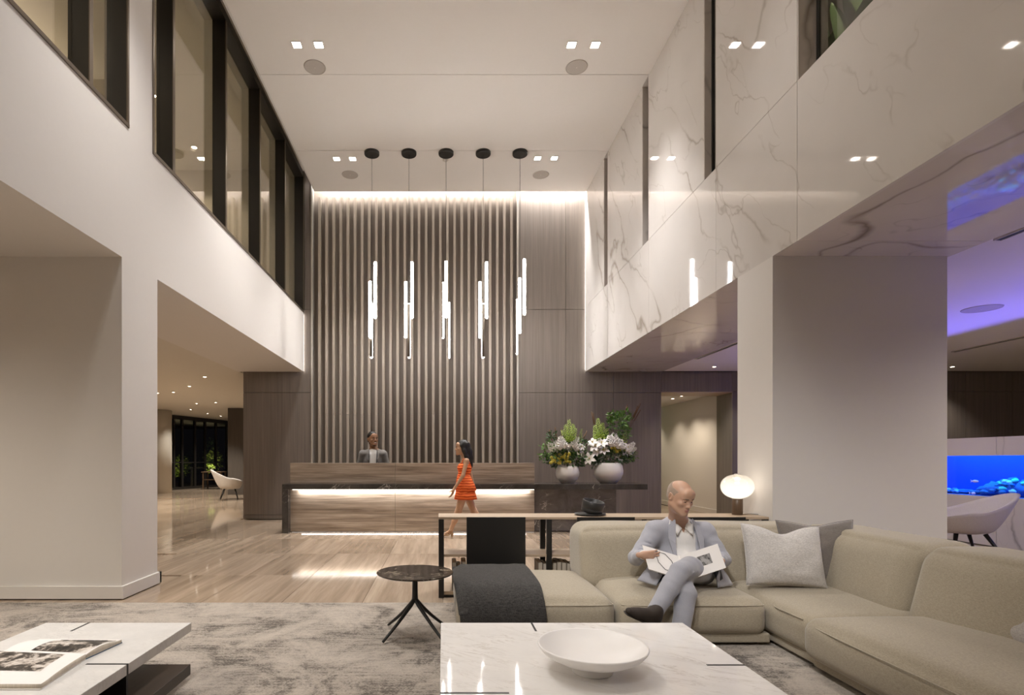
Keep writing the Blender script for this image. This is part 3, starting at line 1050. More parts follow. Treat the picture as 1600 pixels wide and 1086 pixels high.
# cove light strips along the top of the back wall and upright in the wall corners
cv = root('cove_light', (0, 12.0, 7.3), 'hidden light strip in the ceiling slot above the wood wall', 'light strip')
box('strip', (-2.8, 1.6, 11.96, 11.985, 7.36, 7.375), M['strip_on'], cv)
area(cv, (-.6, 12.03, 7.34), 4.4, .05, E_COVE * .26, (0, .10, -1))
area(cv, (2.35, 12.03, 7.34), 1.4, .05, E_COVE * .5, (0, .10, -1))
cv2 = root('corner_light_strip', (XR, 12.06, 4.8), 'upright light strip in the gap between marble and wood wall', 'light strip')
box('strip', (XR + .004, XR + .03, 12.045, 12.07, ZL + .04, 7.1), M['strip_on'], cv2)
cv3 = root('corner_light_strip', (XL, 12.08, 4), 'upright light strip in the gap between the white parapet and the wood wall', 'light strip')
box('strip', (XL - .035, XL - .006, 12.055, 12.08, ZL + .02, 4.45), M['strip_on'], cv3)

# ceiling speakers and sensor
for px, py, D, lb in ((492, 105, .31, 'round ceiling speaker near the upper windows, the larger on the left'), (901, 105, .31, 'round ceiling speaker near the marble wall, the larger on the right'),
                      (547, 273, .32, 'round ceiling speaker left of the pendants over the slatted wall'), (845, 273, .32, 'round ceiling speaker right of the pendants over the wood panels'),
                      (1534, 482, None, 'round ceiling speaker in the purple lit low ceiling')):
    z_ = ZC if D else ZL + .02
    q = PZ(px, py, z_); R_ = (D or .40) / 2
    r = root('ceiling_speaker', q, lb, 'speaker', 'ceiling speakers')
    put('rim', lathe_mesh([(R_ - .012, 0), (R_ - .012, -.010), (R_, -.008), (R_ + .004, 0)], 40, q), M['grille'], r, True)
    put('mesh_cover', lathe_mesh([(0, -.007), (R_ - .012, -.007), (R_ - .012, 0)], 40, q), M['grille'], r)
    put('badge', lathe_mesh([(0, -.010), (.010, -.010), (.012, -.007)], 12, q), M['trim_light'], r)
q = PZ(696, 250, ZC)
r = root('ceiling_sensor', q, 'small white ring-shaped sensor on the ceiling behind the middle pendant canopy', 'sensor')
put('rim', lathe_mesh([(.02, -.004), (.05, -.012), (.055, -.010), (.055, 0)], 24, q), M['trim_light'], r, True)
put('eye', lathe_mesh([(0, -.02), (.014, -.014), (.02, -.004)], 16, q), M['ceramic'], r, True)
q = PZ(285, 180, 7.58)

# five pendants, each a cluster of three light tubes hung from a black canopy
PEND = [(581, [(587, 410.5, 499, 0), (578.3, 439.4, 528, 0), (579.6, 472, 558.8, 2)]),
        (639, [(644, 410.5, 499, 0), (634, 440, 528.5, 0), (639, 472.5, 558.8, 2)]),
        (697, [(697, 409.5, 498, 0), (692.4, 441, 529, 1), (702, 471, 558.8, 1)]),
        (755, [(760, 410.5, 499, 0), (750, 440, 528.5, 0), (755, 472.5, 558.8, 2)]),
        (812.5, [(818.7, 406, 493.7, 0), (812, 434, 521.6, 0), (808.2, 466, 553, 1)])]
LEN = 1.07


def tube_body(bm_list, cx, cy_, z0, z1, ang, rx, ry, part):
    """rounded flat bar; the diffuser wraps the front and sides, the spine fills the back"""
    V, Fc = [], []
    n = 20
    rings = []
    prof = []
    for k in range(5):
        a = k / 4 * PI / 2
        prof.append((math.sin(a), -ry * (1 - math.sin(a)) * 0 + z0 + rx * (1 - math.sin(a) ** .5) * .5))
    zs = [(0.15, z0), (.7, z0 + .004), (1.0, z0 + .016), (1.0, z1 - .016), (.7, z1 - .004), (.15, z1)]
    for sc, z in zs:
        rings.append(len(V))
        for k in range(n):
            a = 2 * PI * k / n
            V.append(Vector((rx * sc * math.copysign(abs(math.cos(a)) ** .6, math.cos(a)), ry * sc * math.copysign(abs(math.sin(a)) ** .6, math.sin(a)), z)))
    for a, b in zip(rings[:-1], rings[1:]):
        for k in range(n): Fc.append((a + k, a + (k + 1) % n, b + (k + 1) % n, b + k))
    Fc.append(tuple(rings[0] + k for k in range(n))[::-1]); Fc.append(tuple(rings[-1] + k for k in range(n)))
    me = mesh_of(V, Fc)
    me.transform(Matrix.Translation((cx, cy_, 0)) @ Matrix.Rotation(ang, 4, 'Z'))
    return me


ords = ['closest to the windows', 'second from the windows', 'middle of the five', 'second from the marble', 'closest to the marble']
for k, (cx, tubes) in enumerate(PEND):
    q = PZ(cx, 238, ZC)
    r = root('pendant_light', q, 'black canopy pendant with three glowing tubes, ' + ords[k], 'pendant', 'pendant lights over the desk')
    put('canopy', lathe_mesh([(0, -.055), (.128, -.055), (.136, -.05), (.14, -.042), (.14, 0), (0, 0)], 40, q), M['black'], r, True)
    for p_ in r.children[0].data.polygons: p_.use_smooth = abs(p_.normal.z) < .6
    zmin = 9
    for j, (tx, ty0, ty1, face) in enumerate(tubes):
        s_ = F / q.y
        X = (tx - VX) / s_
        z0, z1 = EYE + (VY - ty1) / s_, EYE + (VY - ty0) / s_
        zmin = min(zmin, z1)
        yy = q.y + (-.05, .0, .06)[j]
        a = (0, PI / 2, PI)[face]
        me = tube_body(None, X, yy - .006 * math.cos(a), z0, z1, a, .025, .016, 0)
        o = put('light_tube', me, M['tube_on'], r, True)
        bx = boxes_mesh([(-.0235, .0235, .008, .026, -(z1 - z0) / 2 + .02, (z1 - z0) / 2 - .02)])
        bx.transform(Matrix.Translation((X, yy - .006 * math.cos(a), (z0 + z1) / 2)) @ Matrix.Rotation(a, 4, 'Z'))
        put('spine', bx, M['bronze_edge'], o)
    tube('cable', [(q.x, q.y, ZC - .05), (q.x, q.y, zmin - .5)], .0035, M['black'], r, 6)
    arms = []
    for j, (tx, ty0, ty1, face) in enumerate(tubes):
        s_ = F / q.y
        z_ = EYE + (VY - ty0) / s_ - (.35, .3, .2)[j]
        arms.append(([(q.x, q.y, z_), ((tx - VX) / s_, q.y + (-.05, .0, .06)[j], z_)], .004))
    for a_ in arms: put('bracket', tube_mesh([a_], 6), M['black'], r)
# ------------------------------------------------------------------ rug
rug = root('rug', (0, 2.0, 0), 'large distressed grey and beige rug under the sofa and coffee tables', 'rug')
bm = bmesh.new()
bmesh.ops.create_grid(bm, x_segments=90, y_segments=60, size=.5)
for v in bm.verts:
    v.co.x = v.co.x * 10.6 + .9; v.co.y = v.co.y * 6.0 + 2.01; v.co.z = .012 + .0016 * mnoise.noise(Vector((v.co.x * 14, v.co.y * 14, 0)))
put('pile', from_bm(bm), M['rug'], rug, True)
boxes('backing', [(-4.4, 6.2, -.99, 5.008, .0005, .0095)], M['rug'], rug)

# ------------------------------------------------------------------ reception desk
YD = 9.80
sD = F / YD
def dx(px, Y=YD): return (px - VX) * Y / F
def dz(py, Y=YD): return EYE + (VY - py) * Y / F
desk = root('reception_desk', (0, 10.1, 0), 'long reception desk of vein-cut stone wrapped by a dark marble slab', 'desk')
zs0, zs1 = dz(765), dz(756.4)
box('counter_slab', (dx(440.5), dx(1012), YD, 10.62, zs0, zs1), M['slab'], desk, .004)
box('end_slab', (dx(440.5), dx(450.3), YD, 10.62, 0, zs0), M['slab'], desk, .003)
YF = 9.95
xj = dx(617.5, YF)
for a, b in ((dx(453.5, YF), xj - .002), (xj + .002, dx(835, YF))):
    box('front_panel', (a, b, YF, YF + .05, .012, zs0 - .001), M['desk_stone'], desk, .003)
    box('ledge_panel', (a, b, YF, YF + .05, zs1, dz(723.6, YF)), M['desk_stone'], desk, .003)
    box('ledge_top', (a, b, YF + .05, YF + .32, dz(723.6, YF) - .035, dz(723.6, YF)), M['desk_stone'], desk, .003)
box('pedestal', (dx(835, YF) + .003, dx(963, 10.0), 10.0, 10.5, 0.02, zs0 - .001), M['slab_block'], desk, .003)
box('plinth', (dx(460, YF), dx(958, YF), YF + .06, 10.4, 0, .02), M['black'], desk)
box('light_strip', (dx(458, YF), dx(834, YF), YF - .05, YF - .03, zs0 - .012, zs0 - .001), M['strip_on'], desk)
box('floor_strip', (dx(456, YF), dx(834, YF), YF - .001, YF + .004, .001, .0035), M['strip_low'], desk)
box('side_strip', (dx(452, YF), dx(453.2, YF), YF + .01, YF + .02, .02, zs0 - .02), M['strip_on'], desk)
area(desk, ((dx(458) + dx(834)) / 2, YF - .04, zs0 - .02), 4.1, .03, E_DESK, (0, .25, -1))
area(desk, ((dx(458) + dx(834)) / 2, YF - .03, .03), 4.0, .02, E_DESK * .05, (0, -1, -.15))

# ------------------------------------------------------------------ console behind the sofa
YC0, YC1 = 5.22, 5.59
con = root('console_table', (1.5, 5.4, 0), 'long low pale oak console on black legs and panels behind the sofa', 'console')
zt = .76
box('top', (-.042, 3.06, YC0 + .004, YC1, zt - .022, zt), M['oak'], con, .002)
box('shelf', (-.02, 3.04, YC0 + .015, YC1 - .01, .385, .408), M['oak'], con, .002)
box('bottom_shelf', (-.02, 3.04, YC0 + .015, YC1 - .01, .028, .060), M['oak'], con, .002)
box('plinth', (-.01, 3.03, YC0 + .03, YC1 - .02, 0, .028), M['black'], con)
for x_ in (-.015, .998, 2.01, 3.03):
    for y_ in (YC0 + .012, YC1 - .02):
        box('leg', (x_ - .025, x_ + .025, y_ - .012, y_ + .02, 0.001, zt - .0215), M['black'], con, .001)
for xa, xb in ((.222, .775), (1.257, 1.80), (2.29, 2.84)):
    box('back_panel', (xa, xb, YC0 - .001, YC0 + .012, .029, zt - .0005), M['black'], con, .001)
# books, fore-edges towards the sofa
bk = [('tall grey book standing at the end of the bottom console shelf', .088, .040, .262, .24), ('shorter grey book, second on the bottom console shelf beside the round table', .133, .036, .232, .22),
      ('grey book third on the bottom console shelf, against the black panel', .178, .042, .268, .23)]
x2 = .905
for i, (wd, hh) in enumerate(((.044, .262), (.038, .25), (.05, .235), (.04, .258), (.045, .266), (.046, .260), (.036, .252), (.052, .232))):
    bk.append(('grey book on the bottom console shelf by the second black leg, ' + ['first', 'second', 'third', 'fourth', 'fifth', 'sixth', 'seventh', 'last'][i] + ' of eight', x2, wd, hh, .22))
    x2 += wd + .0015
for lb, x_, wd, hh, dp in bk:
    r = root('book', (x_ + wd / 2, 5.37, .06), lb, 'book', 'books on the console shelf')
    y0 = 5.29
    boxes('cover', [(x_, x_ + .004, y0, y0 + dp, .061, .061 + hh), (x_ + wd - .004, x_ + wd, y0, y0 + dp, .061, .061 + hh), (x_ + .004, x_ + wd - .004, y0 + dp - .004, y0 + dp, .061, .061 + hh)], M['book_cloth'], r)
    box('pages', (x_ + .0045, x_ + wd - .0045, y0 + .006, y0 + dp - .005, .065, .056 + hh), M['page_edge'], r)
# stoneware bowl resting aslant on its plate
bx_ = P(922, 803, 5.40)
pl = root('plate', (bx_.x, 5.40, zt), 'flat black round plate under the tilted bowl on the console', 'plate')
put('dish', lathe_mesh([(0, 0), (.07, 0), (.145, .010), (.150, .014), (.148, .018), (.07, .010), (0, .009)], 40, (bx_.x, 5.40, zt + .0005)), M['black_ceramic'], pl, True)
bw = root('bowl', (bx_.x + .01, 5.40, zt + .012), 'black ribbed stoneware bowl tilted on a flat plate on the console', 'bowl')
T_ = Matrix.Rotation(.17, 4, 'Y') @ Matrix.Rotation(.16, 4, 'X')
put('vessel', lathe_mesh([(0, 0), (.085, 0), (.10, .012), (.104, .04), (.101, .044), (.105, .05), (.105, .115), (.100, .12), (.094, .116), (.092, .03), (.08, .018), (0, .014)], 40, (bx_.x + .012, 5.40, zt + .026), T_), M['black_ceramic'], bw, True)
# table lamp
lx, ly = (1152 - VX) * 5.45 / F, 5.45
lp = root('table_lamp', (lx, ly, zt), 'globe table lamp of milky glass on a brown cylinder base on the console', 'lamp')
zb_ = zt
put('base', lathe_mesh([(0, 0), (.048, 0), (.05, .003), (.05, .155), (.047, .158), (0, .158)], 32, (lx, ly, zb_ + .0005)), M['brown_wood'], lp, True)
for p_ in lp.children[0].data.polygons: p_.use_smooth = abs(p_.normal.z) < .5
t = NT('lamp_glass')
zz = t.n('SeparateXYZ', {0: t.coord('Object')}).outputs[2]
e_ = t.n('Emission', {0: (1.0, .86, .70, 1), 1: 1.0})
tr = t.n('BsdfTransparent', {0: (.92, .90, .87, 1)})
gl_ = t.n('BsdfGlossy', {'Color': (1, 1, 1, 1), 'Roughness': .03})
f_ = t.ramp(t.math('MULTIPLY', t.math('SUBTRACT', zz, .155), 4.0), [(.10, (1, 1, 1)), (.50, (.75, .75, .75)), (.95, (.18, .18, .18))])
m1 = t.n('MixShader', {0: f_, 1: tr.outputs[0], 2: e_.outputs[0]})
m2 = t.n('MixShader', {0: t.math('MULTIPLY', t.n('Fresnel', {'IOR': 1.45}).outputs[0], .8), 1: m1.outputs[0], 2: gl_.outputs[0]})
t.link(m2.outputs[0], t.out.inputs[0])
globe = [(0.04, 0)] + [(.150 * math.sin(a) ** .85, .118 - .118 * math.cos(a)) for a in [PI * k / 22 for k in range(3, 21)]] + [(.03, .236)]
put('shade', lathe_mesh(globe, 48, (lx, ly, zb_ + .158)), t.m, lp, True)
put('bulb', lathe_mesh([(0, 0), (.02, .004), (.028, .03), (.02, .052), (0, .06)], 20, (lx, ly, zb_ + .18)), emit('bulb_glow', (1, .88, .74), 60.0), lp, True)
put('finial', lathe_mesh([(0, 0), (.03, 0), (.03, .006), (.022, .012), (0, .012)], 24, (lx, ly, zb_ + .158 + .23)), M['trim_light'], lp, True)
tube('cord', smooth_path([(lx + .05, ly, zt + .004), (lx + .14, ly + .03, zt + .004), (lx + .22, ly - .02, zt + .004), (lx + .26, ly + .05, zt + .004)]), .003, M['black'], lp, 6)

# ------------------------------------------------------------------ sectional sofa
sf = root('sectional_sofa', (1.6, 4.2, 0), 'low beige sectional sofa with a backless left end, turning along the right', 'sofa')
BS = M['sofa']


def cushion(name, x0, x1, y0, y1, z0, z1, r, crown=.03, front=.02, n=(20, 20, 12), warp=None, side=0):
    def wp(p, u, v, w_):
        if warp: p = warp(p, u, v, w_)
        q = p + Vector((x0, y0, z0))
        k = mnoise.noise(q * 2.2) * .006 + mnoise.noise(q * 7.0) * .002
        if w_ > -.9: p = p + Vector((0, 0, k))
        p = p + Vector((0, mnoise.noise(q * 5 + Vector((9, 2, 4))) * .004, 0))
        return p
    return soft_box(name, ((x0 + x1) / 2, (y0 + y1) / 2, (z0 + z1) / 2), (x1 - x0, y1 - y0, z1 - z0), r, BS, sf, n, crown, front, 0, wp)


def seam(parent, pts, r=.0042):
    tube('seam', smooth_path(pts, 4), r, BS, parent, 6)


YS = 3.81
c1 = cushion('seat_cushion', .09, 1.195, YS, 4.89, .082, .335, .085, .045, .02)
seam(c1, [(.13, YS + .10, .31), (.16, YS + .012, .298), (.6, YS - .012, .302), (1.12, YS + .010, .298), (1.165, YS + .06, .305)])
c2 = cushion('seat_cushion', 1.205, 2.235, YS, 4.9, .082, .335, .075, .04, .02)
seam(c2, [(1.235, YS + .05, .30), (1.28, YS + .008, .297), (1.7, YS - .014, .302), (2.16, YS + .008, .297), (2.208, YS + .05, .30)])
c3 = cushion('seat_cushion', 2.25, 3.3, 3.44, 4.9, .082, .325, .08, .03, .0)
seam(c3, [(2.29, 3.86, .30), (2.262, 3.78, .295), (2.256, 3.62, .298), (2.262, 3.5, .295)])
c4 = cushion('seat_cushion', 2.19, 3.3, .95, 3.425, .085, .345, .085, .055, .0, (20, 34, 12), lambda p, u, v, w_: p + Vector((-.02 * (1 - v ** 4) * (1 - w_ * w_) if u < 0 else 0, 0, 0)))
seam(c4, [(2.34, 3.395, .31), (2.24, 3.375, .304), (2.203, 3.30, .302), (2.178, 2.9, .305), (2.172, 2.2, .306), (2.178, 1.5, .304), (2.2, 1.05, .30)])
BASES = [(.14, 1.19, YS + .03, 4.86), (1.195, 2.26, YS + .03, 4.95), (2.29, 3.35, 3.42, 4.95), (2.27, 3.40, .99, 3.415)]
for a, b, c_, d_ in BASES: box('base', (a, b, c_, d_, .034, .10), BS, sf, .012)
for a, b, c_, d_ in BASES: boxes('foot_rail', [(a + .06, b - .06, c_ + .06, d_ - .06, .0145, .036)], M['black'], sf)


def lean(ax, amt):
    def f(p, u, v, w_):
        k = (w_ + 1) / 2
        if ax == 'y': return p + Vector((0, amt * k * (1 - v) / 2 - .012 * (1 - u * u) * (1 - w_ * w_) * (v < 0), 0))
        return p + Vector((amt * k * (1 - u) / 2 - .015 * (1 - v * v) * (1 - w_ * w_) * (u < 0), 0, 0))
    return f


b1 = cushion('back_cushion', 1.12, 3.12, 4.40, 5.0, .25, .755, .11, .012, .0, (34, 14, 14), lean('y', .13))
b2 = cushion('back_cushion', 2.86, 3.46, 3.53, 4.72, .25, .76, .11, .012, .0, (14, 26, 14), lean('x', .14))
b3 = cushion('back_cushion', 2.86, 3.46, 1.0, 3.515, .25, .762, .11, .014, .0, (14, 34, 14), lean('x', .14))
seam(b1, [(1.145, 4.50, .33), (1.15, 4.53, .5), (1.16, 4.56, .66), (1.21, 4.60, .735), (1.7, 4.62, .758), (2.3, 4.62, .758), (2.8, 4.62, .755)], .003)

# throw over the backless end: a sheet laid over the cushion
def drape():
    V, Fc = [], []
    nu, nv = 30, 44
    # path over the cushion in y,z, from behind over the top and down the front
    path = smooth_path([(0, 4.945, .10), (0, 4.93, .26), (0, 4.86, .352), (0, 4.72, .385), (0, 4.35, .397), (0, 4.05, .392), (0, 3.92, .368), (0, 3.825, .308), (0, 3.778, .22), (0, 3.775, .12), (0, 3.79, .04)], 6)
    L_ = len(path)
    for side in (0, 1):
        for i in range(L_):
            p = path[i]
            q = path[min(i + 1, L_ - 1)] - path[max(i - 1, 0)]
            nrm = Vector((0, q.z, -q.y)).normalized() if i else Vector((0, 1, 0))
            if nrm.z < -.05: nrm = -nrm
            if i >= L_ * .62: nrm = Vector((0, -abs(nrm.y), nrm.z))
            for j in range(nu + 1):
                u = j / nu
                f = i / (L_ - 1)
                x_ = .10 + .60 * u - .02 * math.sin(f * 5) * (1 - u) + .012 * mnoise.noise(Vector((f * 4, u * .5, 1)))
                # falls in a little at the left edge of the cushion
                dz_ = -.05 * max(0, .12 - u) / .12 * (1 if .2 < f < .75 else .3)
                k = .010 * mnoise.noise(Vector((u * 3.2, f * 3.0, 5))) + .004 * mnoise.noise(Vector((u * 11, f * 9, 2)))
                V.append(Vector((x_, p.y, p.z + dz_)) + nrm * (.010 + .004 * (1 - side) + k) + nrm * (.010 if side == 0 else 0))
    m_ = nu + 1
    n_ = L_ * m_
    for i in range(L_ - 1):
        for j in range(nu):
            a = i * m_ + j
            Fc.append((a, a + 1, a + m_ + 1, a + m_))
            Fc.append((a + n_, a + m_ + n_, a + m_ + 1 + n_, a + 1 + n_))
    for i in range(L_ - 1):
        for j in (0, nu):
            a = i * m_ + j
            f = (a, a + m_, a + m_ + n_, a + n_)
            Fc.append(f if j == 0 else f[::-1])
    for j in range(nu):
        for i in (0, L_ - 1):
            a = i * m_ + j
            f = (a, a + n_, a + 1 + n_, a + 1)
            Fc.append(f if i == 0 else f[::-1])
    me = mesh_of(V, Fc)
    bm = bmesh.new(); bm.from_mesh(me); bpy.data.meshes.remove(me)
    return from_bm(bm)


th = put('throw_blanket', drape(), M['throw'], None, True)
tag(th, 'charcoal wool throw draped over the backless end of the sofa', 'blanket')


# scatter cushions
def pillow(name, c, wv, hv, hw, hh, thick, m, label, dent=.0, seed=0, pinch=.10):
    """wv, hv: directions of width and height; centre c"""
    wv, hv = Vector(wv).normalized(), Vector(hv).normalized()
    nv_ = wv.cross(hv).normalized()
    n = 30
    V, Fc = [], []
    for side in (1, -1):
        for i in range(n + 1):
            for j in range(n + 1):
                u, v = i / n * 2 - 1, j / n * 2 - 1
                u, v = math.sin(u * PI / 2) * .5 + u * .5, math.sin(v * PI / 2) * .5 + v * .5
                x_ = u * hw * (1 - pinch * (1 - v * v) * u * u)
                y_ = v * hh * (1 - pinch * (1 - u * u) * v * v)
                if dent and v > 0: y_ -= dent * math.exp(-(u / .42) ** 2) * v * v * hh
                th_ = thick * max(0, (1 - u * u) * (1 - v * v)) ** .42
                if dent: th_ *= 1 - .28 * math.exp(-((u / .32) ** 2)) * max(0, v)
                q = Vector((u * 2.1 + seed, v * 2.1, side))
                edge = max(abs(u), abs(v))
                th_ += th_ * .10 * mnoise.noise(q) + thick * .10 * mnoise.noise(q * 2.7) * edge * (1 - edge ** 6) * side
                V.append(Vector(c) + wv * x_ + hv * y_ + nv_ * th_ * side)
    m_ = n + 1
    N_ = m_ * m_
    for s_ in (0, 1):
        for i in range(n):
            for j in range(n):
                a = s_ * N_ + i * m_ + j
                f = (a, a + 1, a + m_ + 1, a + m_)
                Fc.append(f if s_ else f[::-1])
    me = mesh_of(V, Fc)
    bm = bmesh.new(); bm.from_mesh(me); bpy.data.meshes.remove(me)
    bmesh.ops.remove_doubles(bm, verts=bm.verts[:], dist=.0006)
    r = root(name, c, label, 'cushion', 'scatter cushions on the sofa')
    o = put('cover', from_bm(bm), m, r, True)
    pts = []
    K = 16
    for e in range(4):
        for k in range(K):
            t_ = k / K * 2 - 1
            u, v = ((t_, -1), (1, t_), (-t_, 1), (-1, -t_))[e]
            x_ = u * hw * (1 - pinch * (1 - v * v) * u * u); y_ = v * hh * (1 - pinch * (1 - u * u) * v * v)
            if dent and v > 0: y_ -= dent * math.exp(-(u / .42) ** 2) * v * v * hh
            pts.append(Vector(c) + wv * x_ + hv * y_)
    pts.append(pts[0])
    put('piping', tube_mesh([(pts, .0035)], 6), m, r, True)
    return r


# pale linen cushion and the grey velvet one behind it
pc = P(1226, 870, 4.16)
pillow('cushion', pc + Vector((0, .02, .005)), (1, -.10, -.035), (.06, .30, 1), .283, .232, .105, M['pillow_light'], 'pale grey linen cushion with a dented top leaning in the sofa corner', .26, 3.0, .06)
pc = P(1284, 866, 4.24)
pillow('cushion', pc + Vector((0.0, .05, 0)), (1, -.22, .03), (.03, .22, 1), .27, .255, .075, M['pillow_dark'], 'grey velvet cushion half hidden behind the pale linen cushion', .10, 8.0, .09)
pc = P(1612, 985, 3.02)
pillow('cushion', (3.02, 2.72, .515), (.25, 1, .02), (.62, -.10, .78), .27, .22, .085, M['pillow_mid'], 'grey linen cushion at the right edge of the photo on the long sofa side', .0, 5.0, .06)

# ------------------------------------------------------------------ round side table
sx, sy = -.205, 4.09
st = root('side_table', (sx, sy, 0), 'small round brown marble side table on a black four-legged stem', 'table')
zt2 = .475
put('top', lathe_mesh([(0, -.016), (.262, -.016), (.276, -.010), (.281, -.002), (.279, 0), (0, 0)], 64, (sx, sy, zt2)), M['emperador'], st, True)
for p_ in st.children[0].data.polygons: p_.use_smooth = abs(p_.normal.z) < .7
put('stem', lathe_mesh([(0, 0), (.023, 0), (.021, .05), (.02, .16), (.024, .19), (.06, .196), (.06, .2), (0, .2)], 24, (sx, sy, zt2 - .2161)), M['black'], st, True)
for ax_, ay_ in ((-1, -1), (-1, 1), (1, -1), (1, 1)):
    tube('leg', smooth_path([(sx, sy, zt2 - .19), (sx + ax_ * .03, sy + ay_ * .03, .235), (sx + ax_ * .12, sy + ay_ * .115, .125), (sx + ax_ * .215, sy + ay_ * .205, .0245)], 5), [.016, .016, .016, .016, .016, .016, .015, .014, .013, .0125, .012, .0115, .011, .0105, .010, .0095], M['black'], st, 10)

# ------------------------------------------------------------------ coffee tables


def coffee_table(name, label, x0, x1, y0, y1, z1, th, slits, mtop, shelf, plates):
    r = root(name, ((x0 + x1) / 2, (y0 + y1) / 2, 0), label, 'table')
    box('top', (x0, x1, y0, y1, z1 - th, z1), mtop, r, .0025)
    for a, b, c_, d_ in slits:
        box('inlay', (a, b, c_, d_, z1 - th - .002, z1 + .0012), M['black'], r)
    box('shelf', shelf, M['walnut'], r, .003)
    box('plinth', (shelf[0] + .12, shelf[1] - .12, shelf[2] + .12, shelf[3] - .12, .0145, shelf[4]), M['black'], r)
    for a, b, c_, d_ in plates:
        box('support', (a, b, c_, d_, shelf[5], z1 - th + .0005), M['black'], r)
    return r


X0, X1, Y1_, Y0_ = -.012, 1.425, 3.31, 1.87
coffee_table('coffee_table', 'white veined marble coffee table in front of the sofa with a white dish', X0, X1, Y0_, Y1_, .33, .05,
             [(.52, .532, Y1_ - .165, Y1_ + .001), (1.245, X1 + .001, 2.62, 2.634), (X0 - .001, .275, 2.305, 2.319), (.88, .892, Y0_ - .001, Y0_ + .2)], M['table_marble'],
             (.10, 1.32, 2.0, 3.18, .07, .13), [(.52, .532, 2.75, 3.25), (.8, 1.38, 2.62, 2.634), (.06, .55, 2.305, 2.319), (.88, .892, 1.95, 2.5)])
coffee_table('coffee_table', 'grey-white marble coffee table with an open picture book, lower left of the photo', -2.36, -1.495, 1.87, 3.31, .33, .052,
             [(-2.107, -2.095, Y1_ - .165, Y1_ + .001), (-1.69, -1.494, 2.632, 2.646), (-2.361, -2.15, 2.2, 2.214)], M['carrara'],
             (-2.2, -1.39, 1.95, 3.07, .115, .172), [(-1.80, -1.497, 2.632, 2.646), (-2.107, -2.095, 2.75, 3.25), (-2.34, -2.0, 2.2, 2.214)])

# footed dish
dc = Vector((.683, 2.545, .3305))
ds = root('footed_dish', dc, 'large shallow milky white dish on a round foot on the marble table', 'dish')
put('foot', lathe_mesh([(0, 0), (.088, 0), (.091, .003), (.093, .03), (.10, .045), (.0, .045)], 48, dc), M['glass_dish'], ds, True)
put('dish', lathe_mesh([(0, .040), (.10, .041), (.17, .060), (.222, .088), (.243, .112), (.247, .122), (.243, .127), (.236, .122), (.20, .094), (.14, .066), (.08, .054), (0, .052)], 72, dc), M['glass_dish'], ds, True)


# open picture book on the left table
bc = root('open_book', (-2.0, 2.72, .33), 'open picture book with ink landscape photos and a blue cover on the left table', 'book')
zt3 = .331


def tp(px, py, z=.36):
    q = PZ(px, py, z)
    return q


# spine runs from the far left to the near right; corners taken on the table
sp0, sp1 = tp(8, 1019.5, .345), tp(134, 1026, .345)
fr0, fr1 = tp(62, 995.5, .36), tp(190, 996.5, .36)
nr0, nr1 = tp(-60, 1066, .362), tp(64, 1066, .362)


def page_block(a0, a1, b0, b1, rise, m, n, name, parent, z0, thick, seed=0):
    """curved stack of pages from the spine a0-a1 to the outer edge b0-b1"""
    V, Fc = [], []
    for side in (0, 1):
        for i in range(n + 1):
            t_ = i / n
            for j in range(7):
                s_ = j / 6
                p = (a0.lerp(a1, s_)).lerp(b0.lerp(b1, s_), t_)
                hump = rise * math.sin(min(1, t_ * 1.15) * PI) ** .8
                zz_ = z0 + (thick * (1 - .15 * t_) + hump) * (1 - side)
                V.append(Vector((p.x, p.y, zz_)))
    N_ = (n + 1) * 7
    for i in range(n):
        for j in range(6):
            a = i * 7 + j
            Fc.append((a, a + 1, a + 8, a + 7)); Fc.append((a + N_, a + 7 + N_, a + 8 + N_, a + 1 + N_))
    for i in range(n):
        for j in (0, 6):
            a = i * 7 + j
            Fc.append((a, a + 7, a + 7 + N_, a + N_))
    for j in range(6):
        for i in (0, n):
            a = i * 7 + j
            Fc.append((a, a + 1, a + 1 + N_, a + N_))
    me = mesh_of(V, Fc)
    bm = bmesh.new(); bm.from_mesh(me); bpy.data.meshes.remove(me)
    return put(name, from_bm(bm), m, parent, True)


def flat_quad(a, b, c_, d_, z, th=.003):
    V = [Vector((p.x, p.y, z)) for p in (a, b, c_, d_)] + [Vector((p.x, p.y, z + th)) for p in (a, b, c_, d_)]
    me = mesh_of(V, BOXF)
    bm = bmesh.new(); bm.from_mesh(me); bpy.data.meshes.remove(me)
    return from_bm(bm)


put('far_cover', flat_quad(sp0, sp1, fr1.lerp(sp1, -.02), fr0.lerp(sp0, -.02), zt3, .004), M['blue_cover'], bc)
put('near_cover', flat_quad(sp0, sp1, nr1.lerp(sp1, -.015), nr0.lerp(sp0, -.015), zt3, .004), M['paper'], bc)
pb1 = page_block(sp0, sp1, fr0, fr1, .014, M['page_edge'], 14, 'far_pages', bc, zt3 + .004, .018)
pb2 = page_block(sp0, sp1, nr0, nr1, .006, M['page_edge'], 14, 'near_pages', bc, zt3 + .004, .022)


def page_skin(a0, a1, b0, b1, rise, thick, t0, t1, s0, s1, lift, m, name, parent):
    V, Fc = [], []
    n, k = 14, 10
    for i in range(n + 1):
        t_ = t0 + (t1 - t0) * i / n
        for j in range(k + 1):
            s_ = s0 + (s1 - s0) * j / k
            p = (a0.lerp(a1, s_)).lerp(b0.lerp(b1, s_), t_)
            hump = rise * math.sin(min(1, t_ * 1.15) * PI) ** .8
            V.append(Vector((p.x, p.y, zt3 + .004 + thick * (1 - .15 * t_) + hump + lift)))
    for i in range(n):
        for j in range(k):
            a = i * (k + 1) + j
            Fc.append((a, a + 1, a + k + 2, a + k + 1))
    me = mesh_of(V, Fc)
    if me.polygons[0].normal.z < 0: me.flip_normals()
    return put(name, me, m, parent, True)


